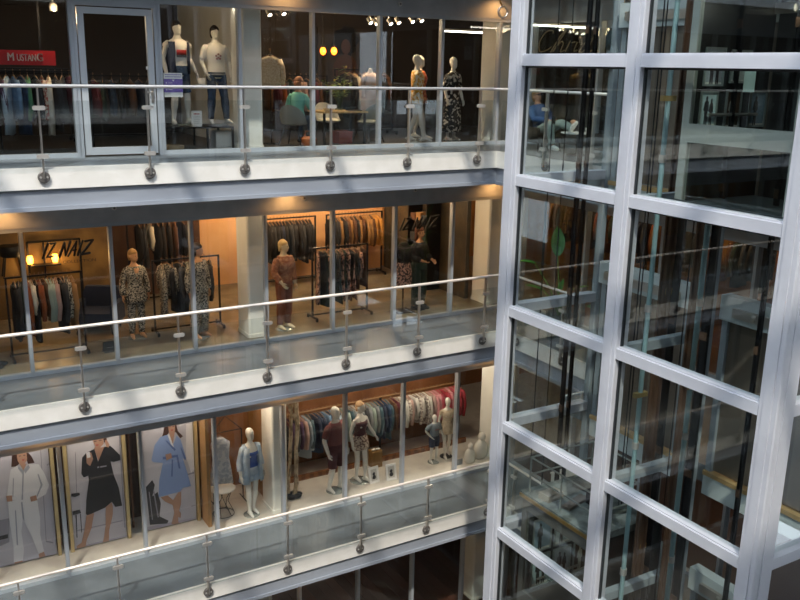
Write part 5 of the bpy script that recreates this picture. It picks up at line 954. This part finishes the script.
# ================================================================ SIDE WING behind the lift
# top: man in a blue sweater with his legs up, low table, script sign
def easy_chair(loc, rz, label):
    t = thing('lounge_chair', label, 'chair', loc, rz); m = mat('dark_weave', '#3d3630', .8)
    box(-.3, .3, -.3, .3, .17, .29).build('seat', m, t); MB().prism([(-.3, .24, .29), (.3, .24, .29), (.3, .40, .78), (-.3, .40, .78)], (0, .07, 0)).build('backrest', m, t)
    for x in (-1, 1): box(x*.3-.035, x*.3+.035, -.3, .3, .29, .46).build('armrest', m, t)
    for x in (-1, 1):
        for y in (-1, 1): MB().tube([(x*.26, y*.26, .17), (x*.28, y*.28, 0)], .014, 6).build('leg', M_BLACK, t)
    return t
easy_chair((10.32, -.08, 0), 0, 'dark woven lounge chair that the man in blue sits on')
mn = thing('person', 'man in a blue sweater and pale jeans seated with one leg crossed, reading his phone', 'person', (10.3, -.13, 0))
f = Fig(1.70, pel=(0, .0, .40), lean=.30, armL=((-.24, -.02, .63), (-.06, -.27, .62)), armR=((.24, -.02, .63), (.04, -.25, .60)), legL=((-.14, -.40, .56), (-.13, -.5, .15), (-.13, -.66, .09)), legR=((.1, -.44, .58), (.06, -.86, .50), (.06, -.94, .62)), face=True)
f.body(mn, M_PSKIN); f.top(mn, F_BLUE, 'sweater', z0=.84, z1=1.46, d=.03, sleeve=.97, sd=.022); f.trousers(mn, F_LGR, d=.026); f.hair(mn, mat('hair_lightbrown', '#a5814f', .7), 0, puff=.006); f.shoes(mn, F_WT)
f.fin(MB().tube([f.hp(-.08, -.03, 1.65), f.hp(-.055, -.09, 1.655), f.hp(0, -.104, 1.65), f.hp(.055, -.09, 1.655), f.hp(.08, -.03, 1.65)], .007, 5).ell(f.hp(-.03, -.1, 1.645), .026, .01, .018, 8, 5).ell(f.hp(.03, -.1, 1.645), .026, .01, .018, 8, 5), 'glasses', M_BLACK, mn)
tag(MB().box(10.22, 10.30, -.52, -.51, .54, .67).build('mobile_phone', M_BLACK), 'black phone in the hands of the man in blue', 'phone')
t = thing('coffee_table', 'low round glass-top table in front of the man in blue', 'table', (10.35, -1.12, 0)); MB().lathe([(.01, .40), (.32, .40), (.32, .42), (.01, .42)], n=26).build('table_top', F_WT, t, True); MB().lathe([(.03, .02), (.03, .40)], n=10).lathe([(.2, 0), (.2, .02)], n=20).build('pedestal', M_BLACK, t, True)
tag(MB().lathe([(.03, 0), (.045, .08), (.04, .08), (.025, .01)], (10.5, -1.2, .42), 14).build('coffee_cup', F_WT, None, True), 'white coffee cup on the low round table', 'cup')
easy_chair((10.4, -1.95, 0), math.pi, 'empty dark woven lounge chair across the low round table')
t = thing('script_sign', 'thin gold script lettering on the dark shopfront of the side wing', 'sign', (0, 0, 0)); M_SCR = mat('script_gold', '#b09d7c', .5, .1)
def spline(pts, n=6):
    P = [V((p[0], p[1], 0)) for p in pts]; P = [P[0]]+P+[P[-1]]; out = []
    for i in range(1, len(P)-2):
        for j in range(n):
            q = j/n; out.append(.5*((2*P[i])+(P[i+1]-P[i-1])*q+(2*P[i-1]-5*P[i]+4*P[i+1]-P[i+2])*q*q+(3*P[i]-P[i-1]-3*P[i+1]+P[i+2])*q**3))
    return out+[P[-2]]
SCR = [[(.16, .82), (.14, .95), (.05, .9), (0, .5), (.05, .08), (.15, .12), (.2, .25)], [(.22, .02), (.28, .7), (.34, .95), (.30, .6), (.25, .05), (.31, .45), (.36, .4), (.36, .05), (.41, .12)], [(.43, .05), (.45, .5), (.47, .42), (.52, .46)], [(.55, .45), (.55, .08), (.59, .12)], [(.565, .62), (.57, .66)], [(.62, .05), (.68, .5), (.70, .2), (.66, .02), (.62, .08)], [(.75, .85), (.74, .1), (.79, .1)], [(.71, .55), (.8, .57)], [(.84, .45), (.84, .08), (.88, .12)], [(.855, .62), (.86, .66)]]
for s_ in SCR:
    pts = spline(s_); MB().tube([(XG-.022, 1.32-(p.x+.25*p.y*.4)*2.1, 1.86+p.y*.46) for p in pts], .0105, 6).build('lettering', M_SCR, t, 'all')
tl = thing('tube_light', 'white tube light above the script sign of the side wing', 'tube light', (0, 0, 0)); p, q = at_y(524, 24.5, .55), at_y(588, 27, .55); MB().tube([(p.x, .55, p.z), (q.x, .55, p.z)], .014, 8).build('tube', M_TUBE, tl, True); box(p.x, q.x, .53, .57, p.z+.016, p.z+.05).build('housing', M_CLAMP, tl); MB().tube([(p.x+.2, .55, p.z+.05), (p.x+.2, .55, 2.95)], .006, 5).tube([(q.x-.2, .55, p.z+.05), (q.x-.2, .55, 2.95)], .006, 5).build('drop_wire', M_BLACK, tl)
for i, (px, py, w_, h_, m_) in enumerate(((612, 20, .22, .28, 'white'), (612, 40, .3, .34, 'teal'), (612, 52, .3, .3, 'pale blue'))):
    p = at_x(px, py, XG-.015); tag(MB().box(XG-.018, XG-.008, p.y-w_/2, p.y+w_/2, p.z-h_/2, p.z+h_/2).build('shop_notice', C[m_]), '%s notice sheet on the dark shopfront beyond the script sign' % m_, 'notice', 'notices of the side wing')
# middle wing: hanging clothes rail in warm light, potted plants
t = thing('clothes_rail', 'long black rail of dark clothes in the warm lit side wing shop', 'clothes rail', (0, 0, 0)); zr = Z2+2.1
MB().tube([(13.6, -3.6, zr), (13.6, 3.6, zr)], .016, 8).build('rail', M_BLACK, t, True)
for y in (-3.5, 0, 3.5): MB().box(13.58, 13.62, y-.02, y+.02, Z2, zr).build('upright', M_BLACK, t)
WC = ['black', 'charcoal', 'brown', 'black', 'navy', 'tan', 'charcoal', 'black', 'rust', 'dark green']
rail_garments((13.6, -3.5, zr), (13.6, 3.5, zr), it([(('coat', 'jacket', 'shirt')[i % 3], WC[(i*3) % 10]) for i in range(36)]), 'the long rail of the side wing shop', 'clothes of the side wing shop', .3)
struct('wall_shop', box(14.6, 14.7, YEND, 6, Z2, Z2+3), mat('wing_warm', '#a8703c', .8, 0, '#95612f', 1), 'warm wall of the side wing shop')
struct('floor', box(XG+.1, 14.6, YEND, YG, Z2, Z2+.01), mat('wing_floor', '#6e4a2c', .35, 0, '#5c3c22', 1.5), 'brown floor of the side wing shop')
for y in (-2.4, 0.6, 3.0): shop_bulb(12.8, y, zc2, 22, 'round black ceiling lamp above the long rail of the side wing', 'lamps of the side wing', (1, .62, .3))
def planter(loc, s_, label, leaves, big):
    t = thing('potted_plant', label, 'plant', loc); mm = mat('plant_leaf', '#4f9a3e', .45, 0, '#3c7f32', 5)
    MB().lathe([(.01, 0), (.19*s_, 0), (.25*s_, .52*s_), (.25*s_, .55*s_), (.22*s_, .55*s_), (.2*s_, .48*s_), (.01, .48*s_)], n=20).build('pot', mat('pot_grey', '#4c5150', .6), t, True)
    for (tx, ty, tz, L_, W_, tilt, az) in leaves:
        mb = MB(); b0 = V((0, 0, .48*s_)); tip = V((tx, ty, tz)); mb.tube([b0, b0.lerp(tip, .5)+V((tx*-.12, ty*-.12, .05)), tip], [.016, .012, .008], 6); o = mb.build('stem', mat('plant_stem', '#6f9a4c', .6), t, 'all')
        d_ = V((math.cos(az)*math.cos(tilt), math.sin(az)*math.cos(tilt), math.sin(tilt))); sd_ = d_.cross(V((0, 0, 1))); sd_ = V((0, 1, 0)) if sd_.length < .1 else sd_.normalized(); nn = sd_.cross(d_)
        rows = []
        for i in range(9):
            q = i/8; w_ = W_*math.sin(math.pi*min(1, .06+q*.92))**.75*(1-.25*q); c_ = tip+d_*(L_*q)+nn*(-.12*L_*q*q); rows.append([c_+sd_*w_*e+nn*(abs(e)*w_*.35) for e in (-1, -.5, 0, .5, 1)])
        lf_ = MB(); lf_.loft(rows, caps=False, close=False); lf_.loft([[p+nn*.004 for p in r] for r in rows], caps=False, close=False); lf_.build('leaf', mm, o, 'all')
    return t
big = [(-.02, .12, 1.66, .58, .155, 1.25, 1.0), (-.25, .5, 1.45, .42, .10, .1, 2.2), (.1, -.15, 1.0, .4, .08, .5, -1.0), (-.2, .25, .95, .42, .07, .25, 2.0), (.15, -.3, .85, .4, .07, .45, -1.8), (-.15, -.25, .9, .35, .07, .6, -2.2), (.05, .1, .9, .35, .06, .9, .5)]
planter((10.28, -1.0, Z2), 1.0, 'tall potted strelitzia with broad green leaves on the middle balcony', big, True)
small = [((.14*math.cos(i*1.1)), .14*math.sin(i*1.1), .65+.1*(i % 3), .22, .05, .5+.2*(i % 2), i*1.1) for i in range(9)]
planter((10.35, -2.15, Z2), .75, 'smaller leafy potted plant beside the tall strelitzia', small, False); planter((10.4, -2.95, Z2), .7, 'low bushy potted plant beyond the strelitzia', small[::-1], False)
# lower wing: white goods and railing clutter
for i, (y, h_, c) in enumerate(((-1.0, .8, 'white'), (-1.9, .55, 'pale blue'), (-2.6, .9, 'grey'))): tag(MB().box(10.6, 11.0, y-.25, y+.25, Z1, Z1+h_).box(10.58, 11.02, y-.27, y+.27, Z1+h_, Z1+h_+.03).build('display_plinth', C[c]), '%s display plinth on the walkway of the lower side wing' % c, 'plinth', 'plinths of the lower wing')
light('POINT', 'wing_lamp', (13, -3, Z1+2.6), 40, WARM, .2); light('POINT', 'wing_lamp', (13, -2, 2.6), 30, WARM, .2)
# steel ring bracket below the roof balcony
p = at_y(503, 12, -.1); t = thing('ring_bracket', 'brushed steel ring bracket with an arm under the roof balcony corner', 'bracket', p)
MB().tube([(.10*math.cos(i*math.pi/10), 0, .10*math.sin(i*math.pi/10)) for i in range(21)], .018, 8).build('ring', M_STEEL, t, 'all'); MB().tube([(-.02, 0, .1), (-.1, .05, .28), (-.35, .1, 3.3-p.z)], .016, 8).build('arm', mat('gold_trim', '#b9955c', .3, .8), t, 'all')
